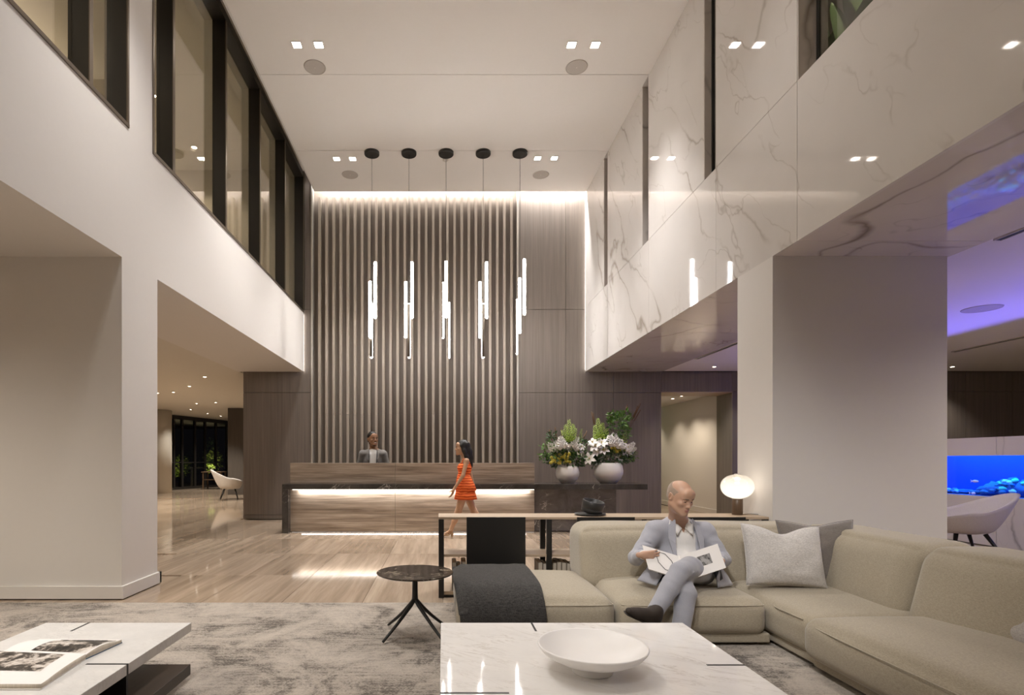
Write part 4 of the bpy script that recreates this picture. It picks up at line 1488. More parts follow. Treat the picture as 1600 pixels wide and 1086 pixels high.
page_skin(sp0, sp1, fr0, fr1, .014, .018, .0, 1, 0, 1, .0006, M['paper'], 'page', pb1)
page_skin(sp0, sp1, fr0, fr1, .014, .018, .05, .93, .30, .97, .0014, M['photo'], 'picture', pb1)
page_skin(sp0, sp1, nr0, nr1, .006, .022, .0, 1, 0, 1, .0006, M['paper'], 'page', pb2)
page_skin(sp0, sp1, nr0, nr1, .006, .022, .06, .66, -.05, .78, .0014, M['photo'], 'picture', pb2)


# ------------------------------------------------------------------ shell armchairs


def armchair(loc, rz, label, S=1.0):
    r = root('armchair', (0, 0, 0), label, 'armchair', 'shell armchairs of the lounges')
    # shell: seat bowl with arms rising to a tall flaring back; chair faces -y
    V, Fc = [], []
    na, nh = 40, 10
    A0 = 2.42
    for side in (0, 1):
        for i in range(na + 1):
            a = -A0 + 2 * A0 * i / na           # 0 = back
            c_ = math.cos(a)
            back = max(0, math.cos(a / 2)) ** 3
            topz = .60 + .26 * max(0, c_) ** 1.5 - .12 * max(0, (abs(a) - 1.7)) ** 1.2
            for j in range(nh + 1):
                f = j / nh
                rad = (.19 + .20 * f ** .55) * (1 + .12 * back * f * f) + (0 if side == 0 else -.035)
                z = .30 + (topz - .30) * f ** 1.6 if side == 0 else .37 + (topz - .375) * f ** 1.3
                x_ = math.sin(a) * rad * (.98 - .03 * f)
                y_ = math.cos(a) * rad * (1.0 + .20 * back * f) - .03 * (1 - c_)
                V.append(Vector((x_, y_, z)))
    m_ = nh + 1
    N_ = (na + 1) * m_
    for i in range(na):
        for j in range(nh):
            a = i * m_ + j
            Fc.append((a, a + m_, a + m_ + 1, a + 1)); Fc.append((a + N_, a + 1 + N_, a + m_ + 1 + N_, a + m_ + N_))
        a = i * m_ + nh
        Fc.append((a, a + m_, a + m_ + N_, a + N_))
        a = i * m_
        Fc.append((a, a + N_, a + m_ + N_, a + m_))
    for i in (0, na):
        for j in range(nh):
            a = i * m_ + j
            Fc.append((a, a + 1, a + 1 + N_, a + N_))
    me = mesh_of(V, Fc)
    bm = bmesh.new(); bm.from_mesh(me); bpy.data.meshes.remove(me)
    put('shell', from_bm(bm), M['armchair'], r, True)
    put('underside', lathe_mesh([(0, .285), (.15, .288), (.20, .305), (.20, .36), (0, .36)], 30, (0, 0, 0)), M['armchair'], r, True)
    soft_box('seat', (0, -.05, .40), (.50, .50, .10), .05, M['armchair'], r, (14, 14, 8), .02, .01)
    for sx_, sy_ in ((-1, -1), (1, -1), (-1, 1), (1, 1)):
        tube('leg', [(sx_ * .16, sy_ * .14, .30), (sx_ * .27, sy_ * .24 + .02, 0.002)], [.024, .013], M['black'], r, 10)
    r.scale = (S, S, .3 + .7 * S * .85 if S > 1.13 else S)
    r.location = loc
    r.rotation_euler = (0, 0, rz)
    return r


ac = armchair((7.18, 7.70, 0), math.radians(-106), 'pale grey shell armchair on dark legs before the blue aquarium', 1.15)
armchair(P(359, 779, 17.9) * Vector((1, 1, 0)) if False else Vector((P(359, 779, 18.3).x, 18.3, 0)), math.radians(112), 'pale shell armchair in the dim left lounge beside the wood wall', 1.13)

# small wooden table with a plant in the far lounge
tq = Vector((P(335, 740, 24.6).x, 24.6, 0))
tb = root('wood_table', tq, 'small wooden table with a plant before the lounge glazing', 'table')
box('top', (tq.x - .46, tq.x + .42, 24.3, 24.9, .73, .77), M['brown_wood'], tb, .006)
box('shelf', (tq.x - .42, tq.x + .38, 24.34, 24.86, .40, .43), M['brown_wood'], tb)
for a, b in ((-.42, 24.34), (.36, 24.34), (-.42, 24.82), (.36, 24.82)): box('leg', (tq.x + a, tq.x + a + .05, b, b + .05, 0, .73), M['brown_wood'], tb)
pp = root('potted_plant', (tq.x - .08, 24.5, .77), 'small plant in a white pot on the far wooden table', 'plant')
put('pot', lathe_mesh([(0, 0), (.06, 0), (.08, .05), (.075, .11), (.06, .11), (0, .09)], 20, (tq.x - .08, 24.5, .771)), M['ceramic'], pp, True)


def leaf_cloud(n, c, r, size, seed, lo=-.4):
    """n pointed leaves about centre c"""
    g_ = np.random.default_rng(seed)
    V, Fc = [], []
    for _ in range(n):
        while True:
            d_ = g_.normal(size=3); d_ /= np.linalg.norm(d_)
            if d_[2] > lo: break
        p = Vector(c) + Vector(d_ * np.array(r) * g_.uniform(.55, 1.0))
        up = (Vector(d_) + Vector(g_.normal(size=3)) * .55).normalized()
        s_ = up.cross(Vector(g_.normal(size=3))).normalized()
        nn = up.cross(s_)
        L_ = size * g_.uniform(.6, 1.25); W_ = L_ * .27
        k = len(V)
        V += [p, p + up * L_ * .45 + s_ * W_ + nn * L_ * .05, p + up * L_ - nn * L_ * .1, p + up * L_ * .45 - s_ * W_ + nn * L_ * .05]
        Fc += [(k, k + 1, k + 2), (k, k + 2, k + 3)]
    return mesh_of(V, Fc)


o = put('foliage', leaf_cloud(60, (tq.x - .08, 24.5, .93), (.10, .10, .12), .10, 3), M['lime'], pp); o['kind'] = 'stuff'
for k, (px, Y, h_, mt) in enumerate(((281, 27.0, 1.7, 'lime'), (334, 29.0, 2.2, 'lime'), (331, 33.0, 3.0, 'green'), (300, 31, 2.2, 'green_dark'))):
    x_ = (px - VX) * Y / F
    gp = root('garden_plant', (x_, Y, -.02), ['dark leafy plant outside the glazing behind the round column', 'yellow-green lit plant outside the lounge glazing behind the small table', 'tall dim plant outside the lounge glazing', 'low dark plant outside the lounge glazing'][k], 'plant', 'plants outside the glazing')
    o = put('foliage', leaf_cloud(420, (x_, Y, h_ * .55), (.40, .40, h_ * .30), .15, 40 + k, -.9), M[mt], gp); o['kind'] = 'stuff'
    tube('stem', [(x_, Y, -.02), (x_, Y, h_ * .6)], .03, M['reed'], gp, 6)
    if k in (0, 1, 2):
        l = root('garden_lamp', (x_ - .5, Y - .9, 0), 'small garden spotlight outside aimed at plant ' + ['behind the round column', 'by the small table', 'at the back'][k], 'lamp')
        put('housing', lathe_mesh([(0, 0), (.06, 0), (.06, .14), (0, .14)], 12, (x_ - .5, Y - .9, -.02)), M['black'], l)
        spot(l, (x_ - .5, Y - .9, .15), 70, 80, .6, (1, .85, .5), .05, (.5, .9, 1.6))
gt = root('garden_bench', ((300 - VX) * 28 / F, 28, 0), 'pale bench outside the lounge glazing', 'bench')
gx = gt.location.x
box('seat', (gx - 1.2, gx + 1.6, 27.8, 28.2, .84, .92), M['ceramic'], gt)
for a in (-1.1, 0, 1.4): box('leg', (gx + a, gx + a + .08, 27.85, 28.15, -.02, .84), M['ceramic'], gt)

# ------------------------------------------------------------------ aquarium wall
XA = 8.25
TY0, TY1, TZ0, TZ1 = 2.4, 10.5, .741, 1.36
aw = root('aquarium_wall', (8.6, 7.0, 0), 'low white marble wall holding the aquarium at the right', 'wall', kind='structure')
ms = .003
for a, b in ((.6, TY0), (TY0, 3.9), (3.9, 5.3), (5.3, 6.8), (6.8, 8.3), (8.3, TY1), (TY1, 11.2)):
    hole = TY0 - .01 < a and b < TY1 + .01
    if hole:
        box('marble_panel', (XA, XA + .03, a + ms, b - ms, 0, TZ0), M['marble_low'], aw)
        box('marble_panel', (XA, XA + .03, a + ms, b - ms, TZ1, 1.637), M['marble_low'], aw)
    else:
        box('marble_panel', (XA, XA + .03, a + ms, b - ms, 0, 1.637), M['marble_low'], aw)
    box('marble_panel', (XA + .03, XA + .9, a + ms, b - ms, 1.607, 1.637), M['marble_low'], aw)
box('marble_panel', (XA, XA + .9, 11.2, 11.23, 0, 1.637), M['marble_low'], aw)
boxes('core', [(XA + .03, XA + .9, .6, 11.2, 0, TZ0 - .02), (XA + .03, XA + .9, .6, TY0 - .02, TZ0 - .02, 1.607), (XA + .03, XA + .9, TY1 + .02, 11.2, TZ0 - .02, 1.607),
               (XA + .03, XA + .9, TY0 - .02, TY1 + .02, TZ1 + .12, 1.607), (XA + .75, XA + .9, TY0 - .02, TY1 + .02, TZ0 - .02, TZ1 + .12)], M['black'], aw)
aq = root('aquarium', (8.55, 7.5, TZ0), 'blue lit reef aquarium set into the low marble wall', 'aquarium')
box('glass_pane', (XA + .008, XA + .02, TY0, TY1, TZ0, TZ1 + .02), M['clear_glass'], aq)
box('back_panel', (XA + .70, XA + .72, TY0, TY1, TZ0 - .01, TZ1 + .06), M['tank_back'], aq)
box('end_panel', (XA + .03, XA + .70, TY1 - .02, TY1, TZ0 - .01, TZ1 + .06), M['tank_back'], aq)  # added end panel with the same stand-in glow
box('tank_floor', (XA + .03, XA + .70, TY0, TY1, TZ0 - .018, TZ0 - .004), M['rock'], aq)
box('lamp_bar', (XA + .2, XA + .5, TY0 + .1, TY1 - .1, TZ1 + .085, TZ1 + .11), M['black'], aq)
area(aq, (XA + .035, (TY0 + TY1) / 2, TZ0 + .46), TY1 - TY0 - .2, .02, 45, (-.5, 0, 1), (.20, .16, 1.0), 95)
area(aq, (XA + .09, (TY0 + TY1) / 2, TZ1 + .06), TY1 - TY0 - .3, .08, 85, (.8, 0, -.75), (.03, .30, 1.0), 150)
reef = root('coral_reef', (8.6, 7.5, TZ0), 'teal and blue coral reef growing on dark rock in the aquarium', 'coral')
gr = np.random.default_rng(11)


def lump(c, r, seed, det=2, amp=.35, fr=9.0):
    bm = bmesh.new()
    bmesh.ops.create_icosphere(bm, subdivisions=det, radius=1.0)
    for v in bm.verts:
        d_ = v.co.normalized()
        k = 1 + amp * mnoise.noise(d_ * 2.2 + Vector((seed, 0, 0))) + amp * .4 * mnoise.noise(d_ * 5.5 + Vector((0, seed, 0)))
        v.co = Vector((d_.x * r[0], d_.y * r[1], d_.z * r[2])) * k + Vector(c)
    return from_bm(bm)


def rock_h(y_):
    return .05 + .17 * max(0, math.sin(y_ * 2.1 - 15.44)) + .05 * max(0, math.sin(y_ * 5.3))


for k in range(30):
    y_ = TY0 + .2 + (TY1 - TY0 - .4) * k / 29 + gr.uniform(-.06, .06)
    h_ = rock_h(y_)
    put('rock', lump((XA + .40 + gr.uniform(-.05, .05), y_, TZ0 + h_ * .5), (.15, .19, h_ * .75), k * 3.1, 3, .45), M['rock'], reef, True)
for k in range(270):
    y_ = gr.uniform(TY0 + .12, TY1 - .12)
    s_ = gr.uniform(.014, .042)
    f_ = gr.uniform(0, 1)
    put('coral', lump((XA + .12 + .22 * f_ + gr.uniform(-.02, .02), y_, TZ0 + rock_h(y_) * (.15 + 1.0 * f_) + .01), (s_, s_ * 1.25, s_ * .75), k * 1.7 + 5, 2, .42), M[['coral_teal', 'coral_blue', 'coral_blue', 'coral_pale', 'coral_blue', 'coral_blue', 'coral_teal'][k % 7]], reef, True)
for k, (px, py) in enumerate(((1524, 752), (1521, 771))):
    s_ = 100.0
    yf = 8.65 - .1 * k
    fx = XA + .12
    fz = EYE + (VY - py) * fx / (px - VX)
    yf = F * fx / (px - VX)
    fh = root('fish', (fx, yf, fz), ['pale pink fish swimming in mid water in the aquarium', 'pale fish low down in the aquarium among the corals'][k], 'fish')
    put('body', lump((fx, yf, fz), (.012, .055 - .02 * k, .022), 3, 3, .0), M['fish'], fh, True)
    put('tail', mesh_of([(fx, yf + .045, fz), (fx + .003, yf + .085, fz + .025), (fx + .003, yf + .075, fz), (fx + .003, yf + .085, fz - .025), (fx - .003, yf + .06, fz)], [(0, 1, 2), (0, 2, 3), (4, 2, 1), (4, 3, 2), (0, 4, 1), (0, 3, 4)]), M['fish'], fh)
# ------------------------------------------------------------------ people


def V3(*a): return Vector(a)


def head(f, Mx, S=1.0, neck=None, male=True, smile=False):
    """adds a head to the field; local axes: -y forward, z up; height about .235*S"""
    R = Mx.to_3x3()
    T = lambda x, y, z: Mx @ Vector((x * S, y * S, z * S))
    e = lambda c, r, k=.02, op='add', rot=None: f.ell(T(*c), [q * S for q in r], R if rot is None else R @ rot, k * S, op)
    c = lambda a, b, r1, r2=None, k=.012: f.cone(T(*a), T(*b), r1 * S, (r2 or r1) * S, k * S)
    e((0, .018, .036), (.073, .094, .082), .02)
    e((0, -.012, -.015), (.066, .078, .086), .03)
    e((0, -.035, -.062), (.050, .052, .050), .03)
    c((-.050, .0, -.055), (-.014, -.074, -.098), .020, .018, .025)
    c((.050, .0, -.055), (.014, -.074, -.098), .020, .018, .025)
    e((0, -.081, -.098), (.022, .016, .016), .02)
    e((0, -.070, .052), (.052, .022, .036), .03)
    c((-.040, -.074, .022), (-.012, -.084, .020), .0095, .0095, .014)
    c((.040, -.074, .022), (.012, -.084, .020), .0095, .0095, .014)
    for q in (-1, 1):
        e((q * .043, -.062, -.022), (.020, .020, .017), .02)
        e((q * .031, -.089, .004), (.017, .012, .011), .010, 'cut')
        e((q * .074, .016, -.004), (.008, .019, .031), .006)
        e((q * .079, .020, -.002), (.005, .011, .020), .004, 'cut')
        e((q * .080, .028, .004), (.006, .008, .027), .004)
    c((0, -.084, .014), (0, -.103, -.026), .0075, .0105, .010)
    e((0, -.104, -.031), (.0125, .012, .010), .008)
    for q in (-1, 1): e((q * .012, -.094, -.034), (.0085, .010, .0075), .006)
    e((0, -.080, -.064), (.028, .014, .018), .016)
    e((0, -.0925, -.0585), (.020, .006, .0055), .005)
    e((0, -.0915, -.0705), (.018, .0065, .0065), .005)
    if smile: e((0, -.099, -.0645), (.021, .007, .0055), .004, 'cut')
    else: e((0, -.100, -.0642), (.024, .006, .0018), .003, 'cut')
    if neck is not None: f.cone(T(0, .022, -.07), neck, .052 * S, .060 * S, .03)
    return T


def face_parts(person, T, Mx, S, lipm, browm, eye='iris', smile=False, lids=0.0, skin=None):
    def ball(name, c, r, m, k=2):
        bm = bmesh.new(); bmesh.ops.create_icosphere(bm, subdivisions=k, radius=1)
        R = Mx.to_3x3()
        for v in bm.verts: v.co = R @ Vector((v.co.x * r[0] * S, v.co.y * r[1] * S, v.co.z * r[2] * S)) + T(*c)
        return put(name, from_bm(bm), m, person, True)
    for q in (-1, 1):
        o = ball('eye', (q * .031, -.0745, .004), (.0125, .0115, .0095 - lids), M['eye_white'])
        ball('iris', (q * .031, -.0835, .003 - lids), (.0062, .003, .0058 - lids * .5), M[eye])
        ball('upper_lid', (q * .031, -.0752, .0085 - lids * .6), (.0155, .0125, .0055 + lids * .6), skin)
        pts = [T(q * .013, -.094, .0215), T(q * .026, -.0925, .0262), T(q * .041, -.0825, .0245), T(q * .050, -.070, .019)]
        tube('eyebrow', smooth_path(pts, 4), [.003 * S] + [.0042 * S] * 10 + [.003 * S, .002 * S], browm, person, 6)
    if not smile:
        tube('lips', smooth_path([T(-.024, -.086, -.063), T(-.010, -.0985, -.0605), T(0, -.0995, -.062), T(.010, -.0985, -.0605), T(.024, -.086, -.063)], 3), [.001 * S] + [.0032 * S] * 11 + [.001 * S], lipm, person, 6)
    tube('lower_lip', smooth_path([T(-.021, -.087, -.0665), T(-.008, -.098, -.0715), T(.008, -.098, -.0715), T(.021, -.087, -.0665)], 4), [.001 * S] + [.0042 * S] * 11 + [.001 * S], lipm, person, 6)
    if smile:
        me = bmesh.new(); bmesh.ops.create_icosphere(me, subdivisions=2, radius=1)
        for v in me.verts: v.co = Mx.to_3x3() @ Vector((v.co.x * .023 * S, v.co.y * .008 * S, v.co.z * .0068 * S)) + T(0, -.092, -.0635)
        put('teeth', from_bm(me), M['teeth'], person, True)


def hand(f, wrist, d, n, side, curl=(20, 35, 25), S=1.0, thumb=35, spread=6):
    """d: wrist to fingers, n: palm normal the fingers curl to, side: +1/-1 where the thumb leaves"""
    d = Vector(d).normalized(); n = Vector(n); n = (n - d * n.dot(d)).normalized()
    s_ = d.cross(n) * side
    w_ = Vector(wrist)
    f.cone(w_ - d * .02, w_ + d * .02, .024 * S, .024 * S, .01, flat=(n, 1.35))
    for q in (-.026, -.009, .009, .026):
        f.cone(w_ + d * .012 + s_ * q * .6 * S, w_ + d * .088 * S + s_ * q * S, .0155 * S, .0125 * S, .012)
    f.cone(w_ + d * .02 + s_ * .018 * S + n * .004, w_ + d * .05 * S + s_ * .030 * S + n * .008, .016 * S, .014 * S, .012)
    lens = ((.040, .026, .021), (.045, .030, .023), (.042, .028, .022), (.033, .021, .018))
    for i, q in enumerate((.028, .0095, -.0095, -.027)):
        p = w_ + d * (.088, .092, .088, .080)[i] * S + s_ * q * S
        a = math.radians(0)
        dd = (d + s_ * math.tan(math.radians(spread)) * q / .028).normalized()
        r = (.0088, .0092, .0088, .0076)[i] * S
        for j in range(3):
            a += math.radians(curl[j])
            v = dd * math.cos(a) + n * math.sin(a)
            q2 = p + v * lens[i][j] * S
            f.cone(p, q2, r, r * .93, .004)
            p, r = q2, r * .92
    tdir = (s_ * math.sin(math.radians(thumb + 15)) + d * math.cos(math.radians(thumb + 15)) + n * .35).normalized()
    p = w_ + d * .028 * S + s_ * .030 * S + n * .006
    p2 = p + tdir * .042 * S
    t2 = (tdir + d * .5 + n * .1).normalized()
    p3 = p2 + t2 * .032 * S
    f.cone(p, p2, .0125 * S, .0105 * S, .008); f.cone(p2, p3, .0103 * S, .0088 * S, .004)


def frame_mat(o, yaw, pitch, roll=0.0):
    return Matrix.Translation(Vector(o)) @ Matrix.Rotation(math.radians(yaw), 4, 'Z') @ Matrix.Rotation(math.radians(pitch), 4, 'X') @ Matrix.Rotation(math.radians(roll), 4, 'Y')


# ---- man reading on the sofa
pm = root('person', (1.80, 4.2, .012), 'bald man in a pale blue-grey suit sitting cross-legged on the sofa reading a white book', 'person', kind='thing')
HS = 1.02
Mh = frame_mat(P(1063, 777, 4.18), 21, 22, 2)
neck = V3(1.835, 4.345, .83)
hipL, hipR = V3(1.95, 4.20, .455), V3(1.75, 4.21, .445)
knL, anL = P(1062, 893, 3.79), P(1021, 960, 3.66)
knR, anR = P(1072, 927, 3.76), P(1061, 1006, 3.66)
anR.z = .10
toeL = P(986, 946, 3.56)
shR, shL = V3(1.655, 4.34, .745), V3(2.035, 4.34, .735)
elR, elL = P(994, 872, 4.22), P(1129, 874, 4.22)
wrR, wrL = P(1006, 867, 4.00), P(1124, 876, 4.02)

fb = Field((1.1, 3.4, 0), (2.3, 4.75, 1.2), .0062)
TH = head(fb, Mh, HS, neck)
fb.cone(neck, neck + V3(0, .02, -.12), .062, .10, .05)
fb.ell((1.845, 4.36, .66), (.155, .085, .16), None, .05)
fb.ell((1.85, 4.26, .50), (.15, .095, .11), None, .05)
fb.cone(shR, elR, .045, .038, .03); fb.cone(elR, wrR, .036, .024, .02)
fb.cone(shL, elL, .045, .038, .03); fb.cone(elL, wrL, .036, .024, .02)
fb.cone(neck + V3(0, .02, -.07), shR, .05, .045, .05); fb.cone(neck + V3(0, .02, -.07), shL, .05, .045, .05)
fb.chain([hipL, knL, anL], [.07, .048, .034], .03); fb.chain([hipR, knR, anR], [.07, .048, .034], .03)
hand(fb, wrR + V3(-.022, -.014, .002), (1, -.06, .02), (-.02, 1, .12), -1, (14, 30, 26), .88, 40)
hand(fb, wrL + V3(-.004, -.008, -.002), (-1, -.12, .05), (.05, 1, .2), 1, (14, 28, 24), .98, 30)
put('body', fb.mesh(), M['skin'], pm, True)
face_parts(pm, TH, Mh, HS, M['lip'], M['brow'], lids=.003, skin=M['skin'])
# cropped hair round the sides and back, crown bare
fh_ = Field(TH(0, .02, .03) - V3(.16, .16, .16), TH(0, .02, .03) + V3(.16, .16, .16), .005)
Rh = Mh.to_3x3()
fh_.ell(TH(0, .020, .036), [q * HS for q in (.0755, .0962, .084)], Rh, 0)
fh_.ell(TH(0, .022, .0), [q * HS for q in (.0715, .086, .075)], Rh, .02)
inv = Mh.inverted()
def hair_cut(Q):
    A = np.array(inv)
    q = Q @ A[:3, :3].T + A[:3, 3]
    q = q / HS
    crown = q[..., 2] - (.066 - .25 * np.maximum(0, -q[..., 1] + .01)) - np.maximum(0, q[..., 1] - .03) * .4
    front = -.026 - q[..., 1] - .35 * (q[..., 2] - .02)
    low = -.040 - q[..., 2] + np.maximum(0, -q[..., 1] + .02) * .8
    return -np.maximum(np.maximum(crown, front), low)
fh_.cut(hair_cut)
put('hair', fh_.mesh(), M['hair_grey'], pm, True)

# shirt
fs = Field((1.5, 4.0, .38), (2.2, 4.6, .95), .007)
fs.ell((1.845, 4.345, .64), (.172, .108, .19), None, .05)
fs.ell((1.85, 4.25, .49), (.165, .115, .115), None, .06)
fs.cone(neck + V3(0, .012, -.025), neck + V3(0, .02, -.10), .068, .105, .05)
fs.cone(neck + V3(0, .02, -.095), shR, .06, .05, .05); fs.cone(neck + V3(0, .02, -.095), shL, .06, .05, .05)
fs.ripple(.004, 22, (1, 1, .6), 3)
fs.cut(lambda Q: np.maximum(np.abs(Q[..., 0] - 1.842) - np.maximum(0, Q[..., 2] - .735) * .50, Q[..., 1] - 4.33))
put('shirt', fs.mesh(), M['shirt'], pm, True)
for sg in (-1, 1):     # collar leaves
    a, b, c_, d_ = neck + V3(sg * .066, -.012, .016), neck + V3(sg * .012, -.092, -.058), neck + V3(sg * .058, -.122, -.105), neck + V3(sg * .096, -.055, -.030)
    th_ = V3(0, -.008, .004)
    me = mesh_of([a, b, c_, d_, a + th_, b + th_, c_ + th_, d_ + th_], BOXF)
    bm = bmesh.new(); bm.from_mesh(me); bpy.data.meshes.remove(me)
    bmesh.ops.subdivide_edges(bm, edges=bm.edges[:], cuts=2, use_grid_fill=True)
    put('collar', from_bm(bm), M['shirt'], pm, True)
for zz_ in (.735, .665, .60):
    put('button', lathe_mesh([(0, .003), (.005, .003), (.006, 0), (0, 0)], 10, (0, 0, 0), Matrix.Translation((1.845, 4.247 - (.70 - zz_) * .12, zz_)) @ Matrix.Rotation(PI / 2, 4, 'X')), M['ceramic'], pm)

# jacket with open front
fj = Field((1.35, 3.9, .36), (2.3, 4.66, .92), .0075)
fj.ell((1.845, 4.355, .65), (.192, .122, .20), None, .05)
fj.ell((1.85, 4.275, .50), (.200, .125, .12), None, .07)
fj.cone(neck + V3(0, .035, -.05), neck + V3(0, .03, -.12), .082, .125, .05)
fj.cone(neck + V3(0, .02, -.085), shR, .068, .074, .06); fj.cone(neck + V3(0, .02, -.085), shL, .068, .074, .06)
fj.chain([shR, elR], [.074, .055], .04); fj.chain([elR, wrR.lerp(elR, .18)], [.055, .042], .02)
fj.chain([shL, elL], [.074, .055], .04); fj.chain([elL, wrL.lerp(elL, .18)], [.055, .042], .02)
fj.ripple(.0026, 34, (1, 1, 1), 5)
for sd, sh_, el__ in ((1, shR, elR), (-1, shL, elL)):      # creases inside the elbow
    for q_ in (.45, .60, .74, .88):
        p_ = sh_.lerp(el__, q_)
        fj.cone(p_ + V3(-.055, -.062, .022), p_ + V3(.050, -.066, -.026 * sd * .6), .005, .004, .012, 'cut')
def jacket_cut(Q):
    x, y, z = Q[..., 0], Q[..., 1], Q[..., 2]
    half = .082 + .015 * np.clip((.60 - z) / .2, 0, 1) - .03 * np.clip((z - .72) / .1, 0, 1)
    d = np.abs(x - 1.848) - half
    return np.maximum(d, y - 4.34)
fj.cut(jacket_cut)
put('jacket', fj.mesh(), M['jacket'], pm, True)


def sheet(name, pts, m, parent, th=(0, -.006, .004), cuts=3, wob=.004, smooth=True):
    th = Vector(th)
    V = [Vector(p) for p in pts] + [Vector(p) + th for p in pts]
    n = len(pts)
    Fc = [tuple(range(n))[::-1], tuple(range(n, 2 * n))] + [(i, (i + 1) % n, n + (i + 1) % n, n + i) for i in range(n)]
    bm = bmesh.new()
    vs = [bm.verts.new(v) for v in V]
    for f_ in Fc: bm.faces.new([vs[i] for i in f_])
    if n == 4: bmesh.ops.subdivide_edges(bm, edges=bm.edges[:], cuts=cuts, use_grid_fill=True)
    for v in bm.verts: v.co += Vector((mnoise.noise(v.co * 20), mnoise.noise(v.co * 22 + V3(4, 1, 0)), mnoise.noise(v.co * 18 + V3(0, 7, 2)))) * wob
    return put(name, from_bm(bm), m, parent, smooth)


# lapels
sheet('lapel', [V3(1.782, 4.275, .845), V3(1.757, 4.205, .66), V3(1.713, 4.232, .70), V3(1.735, 4.275, .80)], M['jacket'], pm, (0, -.008, .002), 3, .0015, False)
sheet('lapel', [V3(1.757, 4.207, .66), V3(1.758, 4.165, .53), V3(1.742, 4.17, .53), V3(1.713, 4.232, .70)], M['jacket'], pm, (0, -.007, .002), 3, .0015, False)
sheet('lapel', [V3(1.912, 4.275, .845), V3(1.935, 4.205, .66), V3(1.98, 4.232, .70), V3(1.958, 4.275, .80)], M['jacket'], pm, (0, -.008, .002), 3, .0015, False)
sheet('lapel', [V3(1.935, 4.207, .66), V3(1.945, 4.165, .53), V3(1.962, 4.17, .53), V3(1.98, 4.232, .70)], M['jacket'], pm, (0, -.007, .002), 3, .0015, False)
# jacket skirts lying on the seat
sheet('jacket_skirt', [P(1017, 880, 4.12), P(1041, 889, 4.02), P(1024, 916, 3.98), P(995, 907, 4.10)], M['jacket'], pm, (0, -.012, .010), 4, .006)
sheet('jacket_skirt', [P(1124, 884, 4.14), P(1119, 903, 4.06), P(1121, 919, 4.03), P(1145, 915, 4.14)], M['jacket'], pm, (0, -.012, .010), 4, .006)
sheet('lining', [P(1036, 890, 4.04), P(1048, 893, 4.0), P(1036, 905, 3.98), P(1025, 915, 3.985)], M['dark_cloth'], pm, (0, -.008, .004), 2, .003)
sheet('lining', [P(1112, 888, 4.10), P(1124, 886, 4.13), P(1129, 905, 4.08), P(1121, 911, 4.05)], M['dark_cloth'], pm, (0, -.01, .006), 2, .003)
bp = P(1029, 894, 4.02)
put('button', lathe_mesh([(0, .006), (.009, .006), (.010, 0), (0, 0)], 12, (0, 0, 0), Matrix.Translation(bp + V3(0, -.006, 0)) @ Matrix.Rotation(PI / 2, 4, 'X')), M['button'], pm)
# shirt cuffs
for w_, e__ in ((wrR, elR), (wrL, elL)):
    dd = (w_ - e__).normalized()
    tube('cuff', [w_ - dd * .055, w_ - dd * .004], [.036, .033], M['shirt'], pm, 20)

# trousers
ft = Field((1.3, 3.5, .06), (2.15, 4.45, .70), .0072)
ft.ell((1.85, 4.23, .455), (.185, .13, .10), None, .05)
ft.chain([hipL, hipL.lerp(knL, .55) + V3(0, 0, .018), knL], [.100, .088, .066], .012)
ft.chain([knL, knL.lerp(anL, .3), anL.lerp(knL, .05)], [.066, .066, .052], .004)
ft.chain([hipR, knR], [.095, .068], .02)
ft.chain([knR, knR.lerp(anR, .35), anR], [.067, .064, .054], .004)
for q_, n_ in ((.12, 0), (.26, 1), (.42, 2)):      # creases at the crossed knee
    p_ = knL.lerp(hipL, q_ + .03)
    ft.cone(p_ + V3(-.03, -.075, -.05), p_ + V3(.045, -.07, .01 + .01 * n_), .006, .004, .010)
ft.ripple(.0022, 30, (1, 1, 1), 9)
put('trousers', ft.mesh(), M['trouser'], pm, True)


def shoe(ank, toe, up, name='shoe'):
    d = (toe - ank).normalized()
    up = (Vector(up) - d * Vector(up).dot(d)).normalized()
    L_ = .27
    heel = ank - d * .055 - up * .060
    f = Field(ank - V3(.32, .32, .32), ank + V3(.32, .32, .32), .006)
    side = d.cross(up)
    f.cone(heel + up * .028, heel + d * .10 + up * .026, .036, .036, .02, flat=(side, 1.12))
    f.cone(heel + d * .10 + up * .026, heel + d * .21 + up * .020, .040, .034, .02, flat=(up, 1.15))
    f.cone(heel + d * .21 + up * .020, heel + d * .255 + up * .018, .033, .026, .02, flat=(up, 1.2))
    f.cone(heel + d * .045 + up * .05, ank + up * .01, .038, .040, .03)
    f.cone(heel + d * .06 + up * .068, heel + d * .17 + up * .036, .032, .030, .03)
    f.cone(heel + d * .03 + up * .06, ank + up * .035, .040, .041, .03)
    def sole_cut(Q): return (Q - np.array(heel)) @ np.array(up) - (-.0)
    f.cut(sole_cut)
    o = put(name, f.mesh(), M['shoe'], pm, True)
    fs_ = Field(ank - V3(.32, .32, .32), ank + V3(.32, .32, .32), .006)
    fs_.cone(heel - up * .004, heel + d * .10 - up * .004, .039, .037, .0, flat=(up, 4.0))
    fs_.cone(heel + d * .10 - up * .004, heel + d * .255 - up * .004, .043, .030, .0, flat=(up, 4.5))
    fs_.block(heel + d * .005 - up * .014, (.032, .03, .010), Matrix((d, side, up)).transposed().to_4x4(), .004, .004)
    put('sole', fs_.mesh(), M['sole'], o, True)
    pts = [ank + d * .01 + up * .012 + side * .03, ank + d * .055 + up * .006, ank + d * .01 + up * .012 - side * .03]
    tube('lace', smooth_path(pts, 4), .004, M['black'], o, 6)


